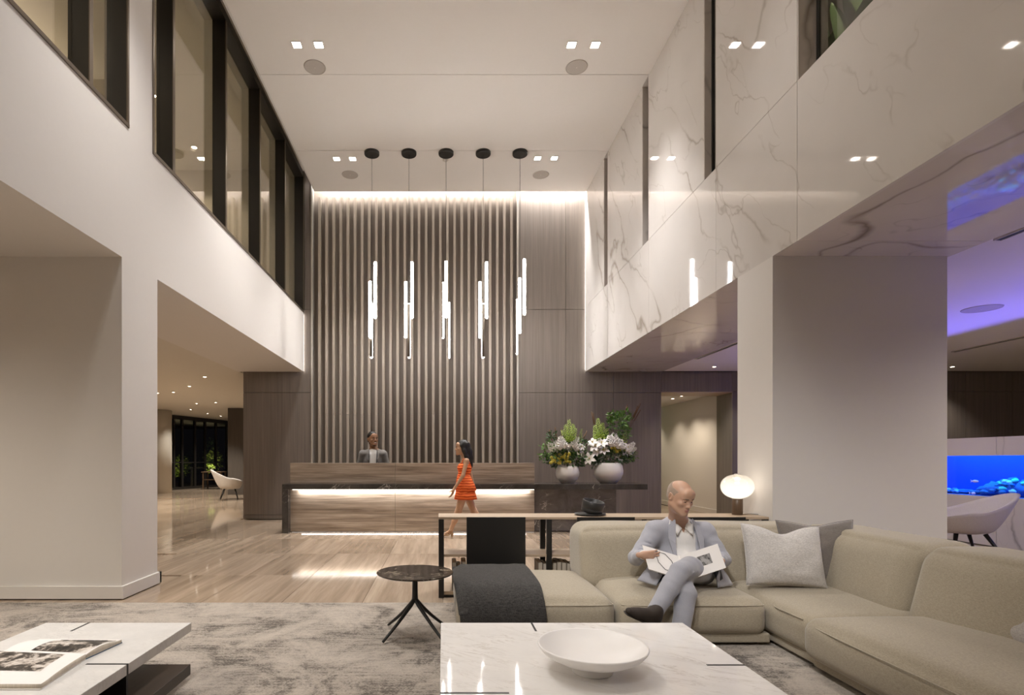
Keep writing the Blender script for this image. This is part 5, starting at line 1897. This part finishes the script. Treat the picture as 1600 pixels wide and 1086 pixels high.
shoe(anL, toeL, (-.25, -.35, .9) if False else V3(.55, -.25, .8))
shoe(anR + V3(0, 0, .002), anR + V3(-.05, -.25, -.0), (0, 0, 1))
fk = Field(anL - V3(.12, .12, .12), anL + V3(.12, .12, .12), .006)
fk.cone(anL.lerp(knL, .22), anL + (toeL - anL) * .1, .042, .042, .0)
put('sock', fk.mesh(), M['black'], pm, True)

# ---- the book he holds
hb = root('open_book', P(1061, 872, 3.96), 'open white hardback book held by the seated man', 'book')
up_ = V3(0, .125, .150)                     # from the lower edge to the upper edge
St, Lt, Rt = P(1061, 869, 3.985), P(1003.5, 851.5, 4.05), P(1121, 849.5, 4.05)


def board(name, a, b, th, m, parent, trim=.0, drop=0.0):
    n = (b - a).cross(up_).normalized()
    if n.y > 0: n = -n            # towards the camera
    q = [a - up_, b - up_, b, a]
    q = [p + n * 0 for p in q]
    V = [p for p in q] + [p - n * th for p in q]
    me = mesh_of(V, [(0, 1, 2, 3), (7, 6, 5, 4), (0, 4, 5, 1), (1, 5, 6, 2), (2, 6, 7, 3), (3, 7, 4, 0)])
    bm = bmesh.new(); bm.from_mesh(me); bpy.data.meshes.remove(me)
    return put(name, from_bm(bm), m, parent), n


cv_, nl = board('left_cover', St, Lt, .004, M['book_cover'], hb)
cr_, nr = board('right_cover', St, Rt, .004, M['book_cover'], hb)
tube('spine', [St - up_ + nl * .001, St + nl * .001], .008, M['book_cover'], hb, 10)
# page stacks behind the covers
for a, b, n_, nm in ((St, Lt, nl, 'left_pages'), (St, Rt, nr, 'right_pages')):
    q = [a.lerp(b, .03) - up_ * .985, a.lerp(b, .97) - up_ * .985, a.lerp(b, .97) + up_ * -.012, a.lerp(b, .03) + up_ * -.012]
    q = [p - n_ * .0045 for p in q]
    V = q + [q[0] - n_ * .012, q[1] - n_ * .010, q[2] - n_ * .010, q[3] - n_ * .012]
    me = mesh_of(V, [(0, 1, 2, 3), (7, 6, 5, 4), (0, 4, 5, 1), (1, 5, 6, 2), (2, 6, 7, 3), (3, 7, 4, 0)])
    bm = bmesh.new(); bm.from_mesh(me); bpy.data.meshes.remove(me)
    put(nm, from_bm(bm), M['paper'], hb)
# loose pages standing open above the stack
for k, (f0, lift) in enumerate(((.35, .030), (.55, .022), (.8, .013))):
    b = St.lerp(Rt, .93) - nr * (.016 + lift) + V3(0, 0, .012 * (1 - k * .3))
    a = St.lerp(Rt, .04) - nr * .014
    pts = []
    for i in range(9):
        t_ = i / 8
        p = a.lerp(b, t_) - nr * (.022 - k * .005) * math.sin(t_ * PI)
        pts.append(p)
    V = [p - up_ * .97 for p in pts] + [p - up_ * .01 for p in pts]
    me = mesh_of(V, [(i, i + 1, i + 10, i + 9) for i in range(8)])
    put('page', me, M['paper'], hb, True)
# printed picture on the right cover and the black outline on the left one


def decal(name, a, b, u0, u1, v0, v1, n_, m, parent):
    q = [a.lerp(b, u) - up_ * (1 - v) + n_ * .0012 for u, v in ((u0, v0), (u1, v0), (u1, v1), (u0, v1))]
    return put(name, mesh_of(q, [(0, 1, 2, 3)]), m, parent)


decal('cover_picture', St, Rt, .40, .73, .34, .74, nr, M['print'], cr_)
decal('cover_picture', St, Rt, .22, .40, .22, .40, nr, M['print'], cr_)
fr = [(.26, .20), (.26, .66), (.40, .90), (.66, .90), (.66, .44), (.52, .20)]
pts = [St.lerp(Lt, u) - up_ * (1 - v) + nl * .0015 for u, v in fr]
for i in range(6): pass
put('cover_outline', tube_mesh([(pts + [pts[0]], .0022)], 6), M['black'], cv_, True)

# ---- man behind the desk
Yd = 10.95
pd = root('person', ((583 - VX) * Yd / F, Yd, 0), 'smiling man with short black hair in a grey blazer behind the reception desk', 'person', kind='thing')
sE = F / Yd
ox = (583 - VX) / sE
zb = 0.0
HS2 = 1.20
hc = P(582.5, 686.5, Yd)
Md = frame_mat(hc, 33, -3, 0)
BZ = hc.z - 1.72       # offset of the whole figure against a 1.83 m one
f = Field((ox - .48, Yd - .35, 0), (ox + .48, Yd + .35, hc.z + .2), .0085)
nk = V3(ox + .012, Yd + .03, hc.z - .175)
TD = head(f, Md, HS2, nk, smile=True)
sh = hc.z - .285
f.ell((ox, Yd + .02, sh - .16), (.17, .10, .26), None, .05)
f.ell((ox, Yd + .01, .98), (.165, .11, .16), None, .06)
for q in (-1, 1):
    f.cone(nk + V3(0, 0, -.05), (ox + q * .19, Yd + .02, sh), .06, .055, .05)
    el_ = V3(ox + q * .285, Yd + .05, sh - .29); wr_ = V3(ox + q * .20, Yd - .14, 1.02)
    f.cone((ox + q * .19, Yd + .02, sh), el_, .052, .042, .03); f.cone(el_, wr_, .040, .028, .02)
    hand(f, wr_, (-q * .25, -.8, -.5), (0, .3, -1), -q, (15, 30, 25), 1.05)
    f.chain([(ox + q * .095, Yd + .01, .93), (ox + q * .11, Yd, .50), (ox + q * .12, Yd + .03, .09)], [.092, .062, .042], .03)
    f.cone((ox + q * .12, Yd + .03, .05), (ox + q * .14, Yd - .15, .035), .045, .036, .03)
put('body', f.mesh(), M['skin_dark'], pd, True)
face_parts(pd, TD, Md, HS2, M['lip'] if False else plain('brown_lip', (.26, .09, .07), .4), M['brow_dark'], smile=True, skin=M['skin_dark'])
fh2 = Field(hc - V3(.2, .2, .2), hc + V3(.2, .2, .24), .006)
Rd = Md.to_3x3()
fh2.ell(TD(0, .026, .050), [q * HS2 for q in (.080, .098, .084)], Rd, 0)
fh2.ell(TD(0, .03, .0), [q * HS2 for q in (.0765, .088, .075)], Rd, .02)
invd = Md.inverted()
def hair_cut2(Q):
    A = np.array(invd); q = (Q @ A[:3, :3].T + A[:3, 3]) / HS2
    front = -.050 - q[..., 1] - .9 * np.maximum(0, q[..., 2] - .055)
    side = -.018 - q[..., 1] + np.where(q[..., 2] < .045, 0, -9)
    low = -.045 - q[..., 2] + np.maximum(0, -q[..., 1] + .03) * .9
    return -np.maximum(np.maximum(front, side), low)
fh2.cut(hair_cut2); fh2.ripple(.003, 60, (1, 1, 1), 2)
put('hair', fh2.mesh(), M['hair_black'], pd, True)
# short beard along the jaw
fb2 = Field(hc - V3(.2, .2, .22), hc + V3(.2, .2, .1), .005)
c2_ = lambda a, b, r1, r2: fb2.cone(TD(*a), TD(*b), r1 * HS2, r2 * HS2, .012)
for q in (-1, 1):
    c2_((q * .061, .0, -.030), (q * .052, -.01, -.060), .010, .016)
    c2_((q * .052, -.008, -.058), (q * .014, -.075, -.099), .0200, .0195)
    c2_((q * .026, -.083, -.055), (q * .024, -.082, -.075), .0045, .006)
    c2_((0, -.1005, -.0475), (q * .024, -.089, -.054), .0042, .004)
fb2.ell(TD(0, -.083, -.100), [q * HS2 for q in (.0235, .0175, .0175)], Rd, .012)
put('beard', fb2.mesh(), M['beard'], pd, True)
# white tee shirt, blazer, trousers
f = Field((ox - .3, Yd - .3, .9), (ox + .3, Yd + .3, sh + .18), .009)
f.ell((ox, Yd + .015, sh - .15), (.185, .118, .26), None, .05)
f.cone(nk + V3(0, -.004, -.052), nk + V3(0, .0, -.10), .074, .10, .05)
for q in (-1, 1): f.cone(nk + V3(0, 0, -.09), (ox + q * .17, Yd + .02, sh), .06, .05, .05)
f.ripple(.003, 16, (1, 1, 1), 4)
put('shirt', f.mesh(), M['shirt'], pd, True)
f = Field((ox - .48, Yd - .35, .70), (ox + .48, Yd + .35, sh + .2), .0095)
f.ell((ox, Yd + .025, sh - .16), (.205, .132, .26), None, .05)
f.ell((ox, Yd + .015, .95), (.20, .135, .20), None, .08)
f.cone(nk + V3(0, .03, -.055), nk + V3(0, .02, -.12), .085, .12, .05)
for q in (-1, 1):
    f.cone(nk + V3(0, .01, -.085), (ox + q * .20, Yd + .02, sh), .07, .072, .06)
    el_ = V3(ox + q * .285, Yd + .05, sh - .29); wr_ = V3(ox + q * .20, Yd - .14, 1.02)
    f.cone((ox + q * .20, Yd + .02, sh), el_, .074, .060, .03); f.cone(el_, el_.lerp(wr_, .85), .058, .044, .02)
f.ripple(.004, 18, (1, 1, 1), 6)
def blaz(Q):
    x, y, z = Q[..., 0], Q[..., 1], Q[..., 2]
    half = .098 - .055 * np.clip((sh - .02 - z) / .45, 0, 1) - .02 * np.clip((z - sh) / .1, 0, 1)
    return np.maximum(np.abs(x - ox - .012) - half, y - Yd)
f.cut(blaz)
put('blazer', f.mesh(), M['jacket_grey'], pd, True)
for q in (-1, 1):
    x_ = ox + .012
    sheet('lapel', [V3(x_ + q * .078, Yd - .075, sh + .085), V3(x_ + q * .072, Yd - .128, sh - .20), V3(x_ + q * .115, Yd - .118, sh - .10), V3(x_ + q * .125, Yd - .075, sh + .03)], M['jacket_grey'], pd, (0, -.012, .002), 2)
    tube('lapel_edge', [V3(x_ + q * .074, Yd - .092, sh + .08), V3(x_ + q * .068, Yd - .145, sh - .20)], .005, M['dark_cloth'], pd, 6)
sheet('pocket', [V3(ox - .145, Yd - .108, sh - .115), V3(ox - .085, Yd - .125, sh - .125), V3(ox - .085, Yd - .125, sh - .143), V3(ox - .145, Yd - .108, sh - .133)], M['jacket_grey'], pd, (0, -.008, 0), 1, .0)
f = Field((ox - .3, Yd - .3, .04), (ox + .3, Yd + .3, 1.0), .012)
f.ell((ox, Yd + .01, .90), (.18, .125, .10), None, .05)
for q in (-1, 1): f.chain([(ox + q * .095, Yd + .01, .88), (ox + q * .11, Yd, .48), (ox + q * .12, Yd + .03, .09)], [.105, .080, .066], .03)
put('trousers', f.mesh(), M['dark_cloth'], pd, True)
for q in (-1, 1):
    f = Field((ox + q * .12 - .1, Yd - .28, -.02), (ox + q * .12 + .12, Yd + .13, .14), .008)
    f.cone((ox + q * .12, Yd + .04, .045), (ox + q * .14, Yd - .16, .036), .050, .044, .02)
    f.cut(lambda Q: Q[..., 2] - .004)
    put('shoe', f.mesh(), M['shoe'], pd, True)

# ---- woman walking past the desk
Yw = 9.38
sW = F / Yw
pw = root('person', ((722 - VX) / sW, Yw, 0), 'woman with long dark hair in a short orange dress walking past the desk', 'person', kind='thing')
W = lambda px, py, dy=0.0: P(px, py, Yw + dy)
hw_ = W(721.5, 699.5)
HS3 = 1.02
Mw = frame_mat(hw_, -82, 2, 0)
f = Field((.0, Yw - .35, 0), (.75, Yw + .35, 1.7), .0075)
nkw = W(727, 716.5)
TWm = head(f, Mw, HS3, nkw)
shN, shF = W(729, 720, -.15), W(728, 720, .15)
f.cone(nkw, nkw + V3(.0, 0, -.06), .046, .07, .04)
f.cone(nkw + V3(0, 0, -.04), shN, .045, .040, .04); f.cone(nkw + V3(0, 0, -.04), shF, .045, .040, .04)
chw, waw, hpw = W(727, 731), W(724, 744), W(727, 762)
f.ell(chw, (.098, .135, .13), None, .05)
f.ell(waw, (.085, .110, .10), None, .05)
f.ell(hpw, (.115, .155, .13), None, .05)
elN, wrN = W(723.5, 743, -.20), W(709.5, 764, -.20)
elF, wrF = W(735, 742, .20), W(741, 762, .17)
f.chain([shN, elN, wrN], [.039, .032, .022], .02); f.chain([shF, elF, wrF], [.039, .032, .022], .02)
hand(f, wrN, V3(-.35, -.05, -1), (-1, .4, 0), -1, (10, 18, 14), .92)
hand(f, wrF, V3(.1, 0, -1), (-1, 0, 0), 1, (10, 18, 14), .92)
hN, hF = W(725, 768, -.085), W(728, 768, .085)
knN, akN, toN = W(716, 800, -.08), W(704.5, 828, -.07), W(694, 835, -.07)
knF, akF, toF = W(741, 800, .07), W(757, 825, .07), W(748, 837.6, .08)
f.chain([hN, knN, akN], [.080, .054, .034], .03); f.chain([hF, knF, akF], [.080, .054, .034], .03)
f.cone(knN.lerp(akN, .12), knN.lerp(akN, .5), .050, .046, .03); f.cone(knF.lerp(akF, .12), knF.lerp(akF, .5), .050, .046, .03)
f.cone(akN + V3(.01, 0, -.012), toN + V3(.02, 0, .01), .030, .024, .02)
f.cone(akF + V3(.01, 0, -.012), toF + V3(.015, 0, .022), .030, .024, .02)
put('body', f.mesh(), M['skin_tan'], pw, True)
face_parts(pw, TWm, Mw, HS3, M['lip'], M['brow_dark'], skin=M['skin_tan'])
# long hair
f = Field((.1, Yw - .25, 1.0), (.75, Yw + .25, 1.72), .008)
Rw = Mw.to_3x3()
f.ell(TWm(0, .026, .046), [q * HS3 for q in (.083, .102, .088)], Rw, .0)
f.chain([TWm(0, .055, .02), TWm(0, .098, -.07), TWm(0, .115, -.17), TWm(0, .118, -.29), TWm(0, .108, -.40)], [.085, .078, .068, .056, .022], .03)
for q in (-1, 1): f.chain([TWm(q * .052, -.005, .035), TWm(q * .072, .022, -.05), TWm(q * .072, .06, -.15), TWm(q * .06, .085, -.25)], [.032, .032, .030, .012], .03)
invw = Mw.inverted()
def hair_cut3(Q):
    A = np.array(invw); q = (Q @ A[:3, :3].T + A[:3, 3]) / HS3
    return -np.maximum(-.046 - q[..., 1] - 1.0 * np.maximum(0, q[..., 2] - .06), -9)
f.cut(hair_cut3); f.ripple(.0035, 30, (2, 2, .25), 8)
put('hair', f.mesh(), M['hair_black'], pw, True)
# dress: bodice, and a flared skirt in two tiers
def dress_tier(name, rings):
    """rings: (z, cx, rx, ry)"""
    V, Fc = [], []
    n = 44
    for side in (0, 1):
        for i, (z, cx_, rx, ry) in enumerate(rings):
            for k in range(n):
                a = 2 * PI * k / n
                wv_ = 1 + .035 * math.sin(7 * a + i) * i / len(rings)
                o_ = -.006 * side
                V.append(V3(cx_ + (rx + o_) * wv_ * math.cos(a), Yw + (ry + o_) * wv_ * math.sin(a), z))
    N_ = len(rings) * n
    for i in range(len(rings) - 1):
        for k in range(n):
            a, b, c_, d_ = i * n + k, i * n + (k + 1) % n, (i + 1) * n + (k + 1) % n, (i + 1) * n + k
            Fc += [(a, b, c_, d_), (a + N_, d_ + N_, c_ + N_, b + N_)]
    for i in (0, len(rings) - 1):
        for k in range(n):
            a, b = i * n + k, i * n + (k + 1) % n
            Fc.append((a, a + N_, b + N_, b))
    me = mesh_of(V, Fc)
    bm = bmesh.new(); bm.from_mesh(me); bpy.data.meshes.remove(me)
    return put(name, from_bm(bm), M['dress'], pw, True)


zw = lambda py: W(0, py).z
xw = lambda px: (px - VX) / sW
f = Field((.1, Yw - .25, .65), (.65, Yw + .25, 1.35), .0075)
f.ell(chw + V3(0, 0, -.005), (.108, .147, .125), None, .05)
f.ell(W(721.5, 731), (.075, .125, .07), None, .04)
f.ell(waw, (.096, .120, .11), None, .05)
f.ell(hpw + V3(0, 0, .03), (.124, .160, .11), None, .05)
f.cut(lambda Q: -(Q[..., 2] - (zw(722.5) + .25 * np.maximum(0, xw(722) - Q[..., 0]))))
put('bodice', f.mesh(), M['dress'], pw, True)
for dy in (-.09, .09): tube('strap', smooth_path([W(721, 726, dy), W(724.5, 717.5, dy * .95), W(731, 718, dy * .95), W(735, 727, dy)], 5), .008, M['dress'], pw, 6)
dress_tier('skirt_tier', [(zw(742), xw(724.5), .105, .128), (zw(750), xw(725.5), .135, .150), (zw(758), xw(727), .160, .172), (zw(766), xw(728), .178, .19)])
dress_tier('skirt', [(zw(752), xw(725.5), .118, .140), (zw(762), xw(726.5), .145, .165), (zw(771), xw(727.2), .172, .185), (zw(780), xw(727.5), .192, .205)])
for ak, to, rear in ((akN, toN, 0), (akF, toF, 1)):
    f = Field(ak - V3(.2, .1, .16), ak + V3(.14, .1, .12), .006)
    lift = .0 if not rear else .0
    heel = V3(ak.x + .015, ak.y, 0)
    d_ = (V3(to.x, to.y, 0) - heel); Lf = d_.length
    zt_ = ak.z - .048
    hz0 = max(.004, zt_ - .075)
    f.cone((to.x - .015, to.y, max(.012, to.z - .012)), (to.x + .06, to.y, max(.014, to.z - .012)), .030, .030, .0, flat=((0, 0, 1), 2.2))
    f.cone((to.x + .06, to.y, max(.014, to.z - .012)), (ak.x + .02, ak.y, zt_), .028, .026, .01, flat=((0, 0, 1), 2.2))
    f.cone((ak.x + .022, ak.y, zt_ - .012), (ak.x + .018, ak.y, hz0 + .018), .024, .02, .006)
    o = put('sandal', f.mesh(), M['sandal'], pw, True)
    for xo, rr in ((.012, .034), (.045, .034)):
        cen = V3(to.x + xo, to.y, max(.014, to.z - .012))
        tube('strap', [cen + V3(0, rr * math.cos(a), .036 * math.sin(a)) for a in [PI * k / 10 for k in range(11)]], .005, M['sandal'], o, 6)
    cen = V3(ak.x, ak.y, ak.z - .005)
    tube('ankle_strap', [cen + V3(.036 * math.cos(a), .036 * math.sin(a), 0) for a in [2 * PI * k / 16 for k in range(17)]], .005, M['sandal'], o, 6)
# ------------------------------------------------------------------ flower arrangements on the desk
YFL = 10.22


def flowers(px, pot_w, pot_top, pot_bot, label, S, spec, seed):
    s_ = F / YFL
    x0 = (px - VX) / s_
    z0 = zs1 + .0006
    H = (pot_bot - pot_top) / s_
    R_ = pot_w / 2 / s_
    r = root('flower_arrangement', (x0, YFL, zs1), label, 'flowers', 'flower arrangements on the desk')
    g_ = np.random.default_rng(seed)
    put('pot', lathe_mesh([(0, 0), (R_ * .52, 0), (R_ * .56, .010), (R_ * .60, .016), (R_ * .85, H * .22), (R_ * .985, H * .45), (R_ * 1.0, H * .62), (R_ * .93, H * .86), (R_ * .80, H), (R_ * .74, H * .99), (R_ * .86, H * .8), (0, H * .75)], 48, (x0, YFL, z0)), M['ceramic'], r, True)
    at = lambda qx, qy, dy=0.0: P(qx, qy, YFL + dy)
    base_ = V3(x0, YFL, z0 + H * .9)
    for cx_, cy_, rx, rz, n, sz, mt in spec['leaves']:
        c_ = at(cx_, cy_)
        o = put('foliage', leaf_cloud(n, c_, (rx / s_, min(rx / s_, .20), rz / s_), sz, int(g_.integers(1e6)), -.7), M[mt], r); o['kind'] = 'stuff'
    # white lilies
    for (qx, qy, size) in spec['lily']:
        c_ = at(qx, qy, -.16 + .12 * g_.uniform())
        out = (c_ - base_).normalized(); out = (out + V3(0, -.9, .1)).normalized()
        u, v = frame_for(out)
        V, Fc = [], []
        for k in range(6):
            a = 2 * PI * k / 6 + g_.uniform(0, .4)
            rad = u * math.cos(a) + v * math.sin(a)
            tan = out.cross(rad)
            L_ = 1.2 * size / s_ * (1 if k % 2 else .9)
            wd = L_ * .25
            cs = []
            for t_ in (0, .35, .7, 1.0):
                p = c_ + rad * L_ * (t_ * .95) + out * L_ * (.55 * math.sin(t_ * 2.2) - .35 * t_)
                cs.append((p, wd * (.25, 1.0, .85, .04)[(0, .35, .7, 1.0).index(t_)]))
            k0 = len(V)
            for p, w_ in cs: V += [p - tan * w_ - out * w_ * .0, p + out * -w_ * .35, p + tan * w_]
            for i in range(3):
                for j in range(2):
                    q = k0 + i * 3 + j
                    Fc.append((q, q + 1, q + 4, q + 3))
        o = put('lily', mesh_of(V, Fc), M['petal'], r, True)
        put('stamen', tube_mesh([([c_, c_ + out * size / s_ * .5 + u * .012 * math.cos(k) + v * .012 * math.sin(k)], .003) for k in range(4)], 5), M['yellow'], o)
    # spikes: white plumes and lime bells
    for (qx, qy, bx_, by_, wd, mt, n) in spec['spike']:
        if mt == 'petal': wd, n = wd * 1.35, int(n * 1.4)
        tip, bot = at(qx, qy, (-.16 if mt == 'petal' else -.10) + .16 * g_.uniform()), at(bx_, by_, -.14 if mt == 'petal' else -.06)
        ax_ = (tip - bot); L_ = ax_.length; ax_ = ax_.normalized()
        u, v = frame_for(ax_)
        V, Fc = [], []
        for k in range(n):
            t_ = k / n
            a = k * 2.4
            rr = wd / s_ * (1 - .82 * t_)
            p = bot + ax_ * L_ * t_ + (u * math.cos(a) + v * math.sin(a)) * rr * .6
            d_ = ((u * math.cos(a) + v * math.sin(a)) + ax_ * .55).normalized()
            s2 = d_.cross(ax_).normalized()
            l_ = wd / s_ * (.85 - .5 * t_)
            k0 = len(V)
            V += [p, p + d_ * l_ * .5 + s2 * l_ * .38, p + d_ * l_, p + d_ * l_ * .5 - s2 * l_ * .38, p + d_ * l_ * .6 + ax_ * l_ * .3]
            Fc += [(k0, k0 + 1, k0 + 4), (k0 + 1, k0 + 2, k0 + 4), (k0 + 2, k0 + 3, k0 + 4), (k0 + 3, k0, k0 + 4)]
        o = put('plume' if mt == 'petal' else 'bell_spike', mesh_of(V, Fc), M[mt], r)
        tube('stem', [base_ + V3(g_.uniform(-.03, .03), 0, -.02), bot, tip], .004, M['stem'], o, 5)
    for (qx, qy, bx_, by_) in spec['reed']:
        tip, bot = at(qx, qy, .06), at(bx_, by_, .04)
        d_ = (tip - bot).normalized()
        o = tube('reed', [bot, bot.lerp(tip, .45)], .0035, M['reed'], r, 5)
        tube('reed_head', [bot.lerp(tip, .45), bot.lerp(tip, .5), tip - d_ * .012, tip], [.005, .011, .010, .003], M['reed'], o, 8)
    for (qx, qy) in spec['yellow']:
        c_ = at(qx, qy, -.17 + .05 * g_.uniform())
        bm = bmesh.new(); bmesh.ops.create_icosphere(bm, subdivisions=1, radius=1)
        k = g_.uniform(.024, .036)
        for v_ in bm.verts: v_.co = v_.co * k * (1 + .2 * mnoise.noise(v_.co * 3)) + c_
        put('yellow_bloom', from_bm(bm), M['yellow'], r, True)
    return r


gy = np.random.default_rng(5)
flowers(886.5, 36.5, 727.5, 754.3, 'smaller white pot of lilies, lime bells and yellow blooms on the desk slab', 1, {
    'leaves': [(884, 716, 34, 17, 420, .075, 'green_dark'), (861, 706, 20, 15, 120, .075, 'green'), (907, 714, 19, 16, 140, .07, 'green'), (862, 684, 8, 10, 46, .075, 'green_dark'), (900, 694, 20, 12, 90, .07, 'green_dark'), (886, 700, 24, 12, 120, .07, 'green'), (852, 716, 9, 8, 40, .05, 'green')],
    'lily': [(903, 706, 9), (898, 697, 8), (880, 700, 7), (908, 699, 7), (892, 704, 8), (872, 696, 6)],
    'spike': [(856, 692, 868, 705, 5, 'petal', 40), (868, 690, 876, 706, 6, 'petal', 50), (876, 683, 880, 704, 7, 'petal', 60), (871, 694, 877, 706, 6, 'petal', 40), (902, 684, 895, 703, 6, 'petal', 50), (896, 690, 893, 704, 6, 'petal', 40),
              (889, 656, 890, 692, 6, 'lime', 70), (883, 664, 888, 692, 6, 'lime', 60), (896, 663, 893, 692, 6, 'lime', 60), (900, 669, 894, 694, 5, 'lime', 50), (878, 672, 885, 693, 5, 'lime', 40), (909, 670, 905, 692, 3.5, 'lime', 40)],
    'reed': [(858, 671, 866, 702), (867, 667, 872, 700), (877, 669, 880, 700), (917, 673, 906, 700), (923, 687, 910, 704), (914, 678, 905, 702)],
    'yellow': [(860 + 34 * gy.uniform(), 709 + 15 * gy.uniform()) for _ in range(34)]}, 21)
flowers(950.5, 45, 723.5, 755, 'larger white pot of lilies with tall green branches and reeds on the desk slab', 1, {
    'leaves': [(954, 713, 35, 15, 460, .075, 'green_dark'), (930, 722, 12, 10, 80, .07, 'green_dark'), (980, 711, 14, 14, 120, .065, 'green'), (952, 700, 26, 14, 150, .075, 'green'), (966, 660, 16, 16, 170, .075, 'green'), (978, 650, 9, 9, 60, .075, 'green'), (954, 652, 5, 9, 34, .07, 'green'), (974, 678, 11, 12, 80, .07, 'green'), (963, 668, 12, 24, 90, .07, 'green_dark'), (948, 690, 14, 10, 70, .08, 'green')],
    'lily': [(930, 698, 10), (940, 693, 10), (933, 706, 9), (922, 717, 10), (943, 704, 9), (974, 706, 10), (967, 715, 9), (980, 700, 8), (926, 692, 8)],
    'spike': [(960, 678, 958, 696, 7, 'petal', 60), (953, 681, 956, 697, 7, 'petal', 60), (970, 687, 966, 702, 6, 'petal', 50), (991, 692, 977, 706, 5, 'petal', 50), (994, 700, 980, 708, 4, 'petal', 40), (962, 686, 962, 700, 7, 'petal', 50),
              (934, 654, 937, 690, 6, 'lime', 70), (942, 661, 941, 690, 6, 'lime', 60), (929, 665, 934, 690, 6, 'lime', 60), (949, 669, 945, 692, 5.5, 'lime', 50), (938, 664, 938, 690, 6, 'lime', 60), (977, 672, 974, 692, 5, 'lime', 40)],
    'reed': [(1001, 630, 981, 674), (1001, 640, 982, 673), (997, 634, 979, 676), (980, 632, 972, 664), (924, 643, 932, 680), (927, 645, 931, 678)],
    'yellow': [(956 + 13 * gy.uniform(), 696 + 10 * gy.uniform()) for _ in range(12)]}, 33)

# planter leaves behind the wide slot window
plt = root('planter', (4.0, 5.6, 4.59), 'leafy plants in a trough behind the wide marble window', 'plant')
box('trough', (3.5, 4.4, 4.7, 6.6, 4.59, 4.72), M['black'], plt)
gq = np.random.default_rng(9)
for k in range(64):
    b = V3(gq.uniform(3.55, 4.2), gq.uniform(4.75, 6.5), 4.72)
    d_ = V3(gq.uniform(-.05, .3), gq.uniform(-.6, .4), 1).normalized()
    L_ = gq.uniform(.8, 1.7)
    sd = d_.cross(V3(0, 1, .2)).normalized()
    V, Fc = [], []
    for i in range(7):
        t_ = i / 6
        p = b + d_ * L_ * t_ + V3(0, d_.y * .5, -.35) * t_ * t_ * L_ * .6
        w_ = .085 * math.sin(PI * min(1, t_ * .95 + .05)) ** .8 + .004
        V += [p - sd * w_, p + V3(0, 0, -.02), p + sd * w_]
    for i in range(6):
        for j in range(2): Fc.append((i * 3 + j, i * 3 + j + 1, i * 3 + j + 4, i * 3 + j + 3))
    put('leaf', mesh_of(V, Fc), M[('green', 'green_dark', 'green')[k % 3]], plt, True)
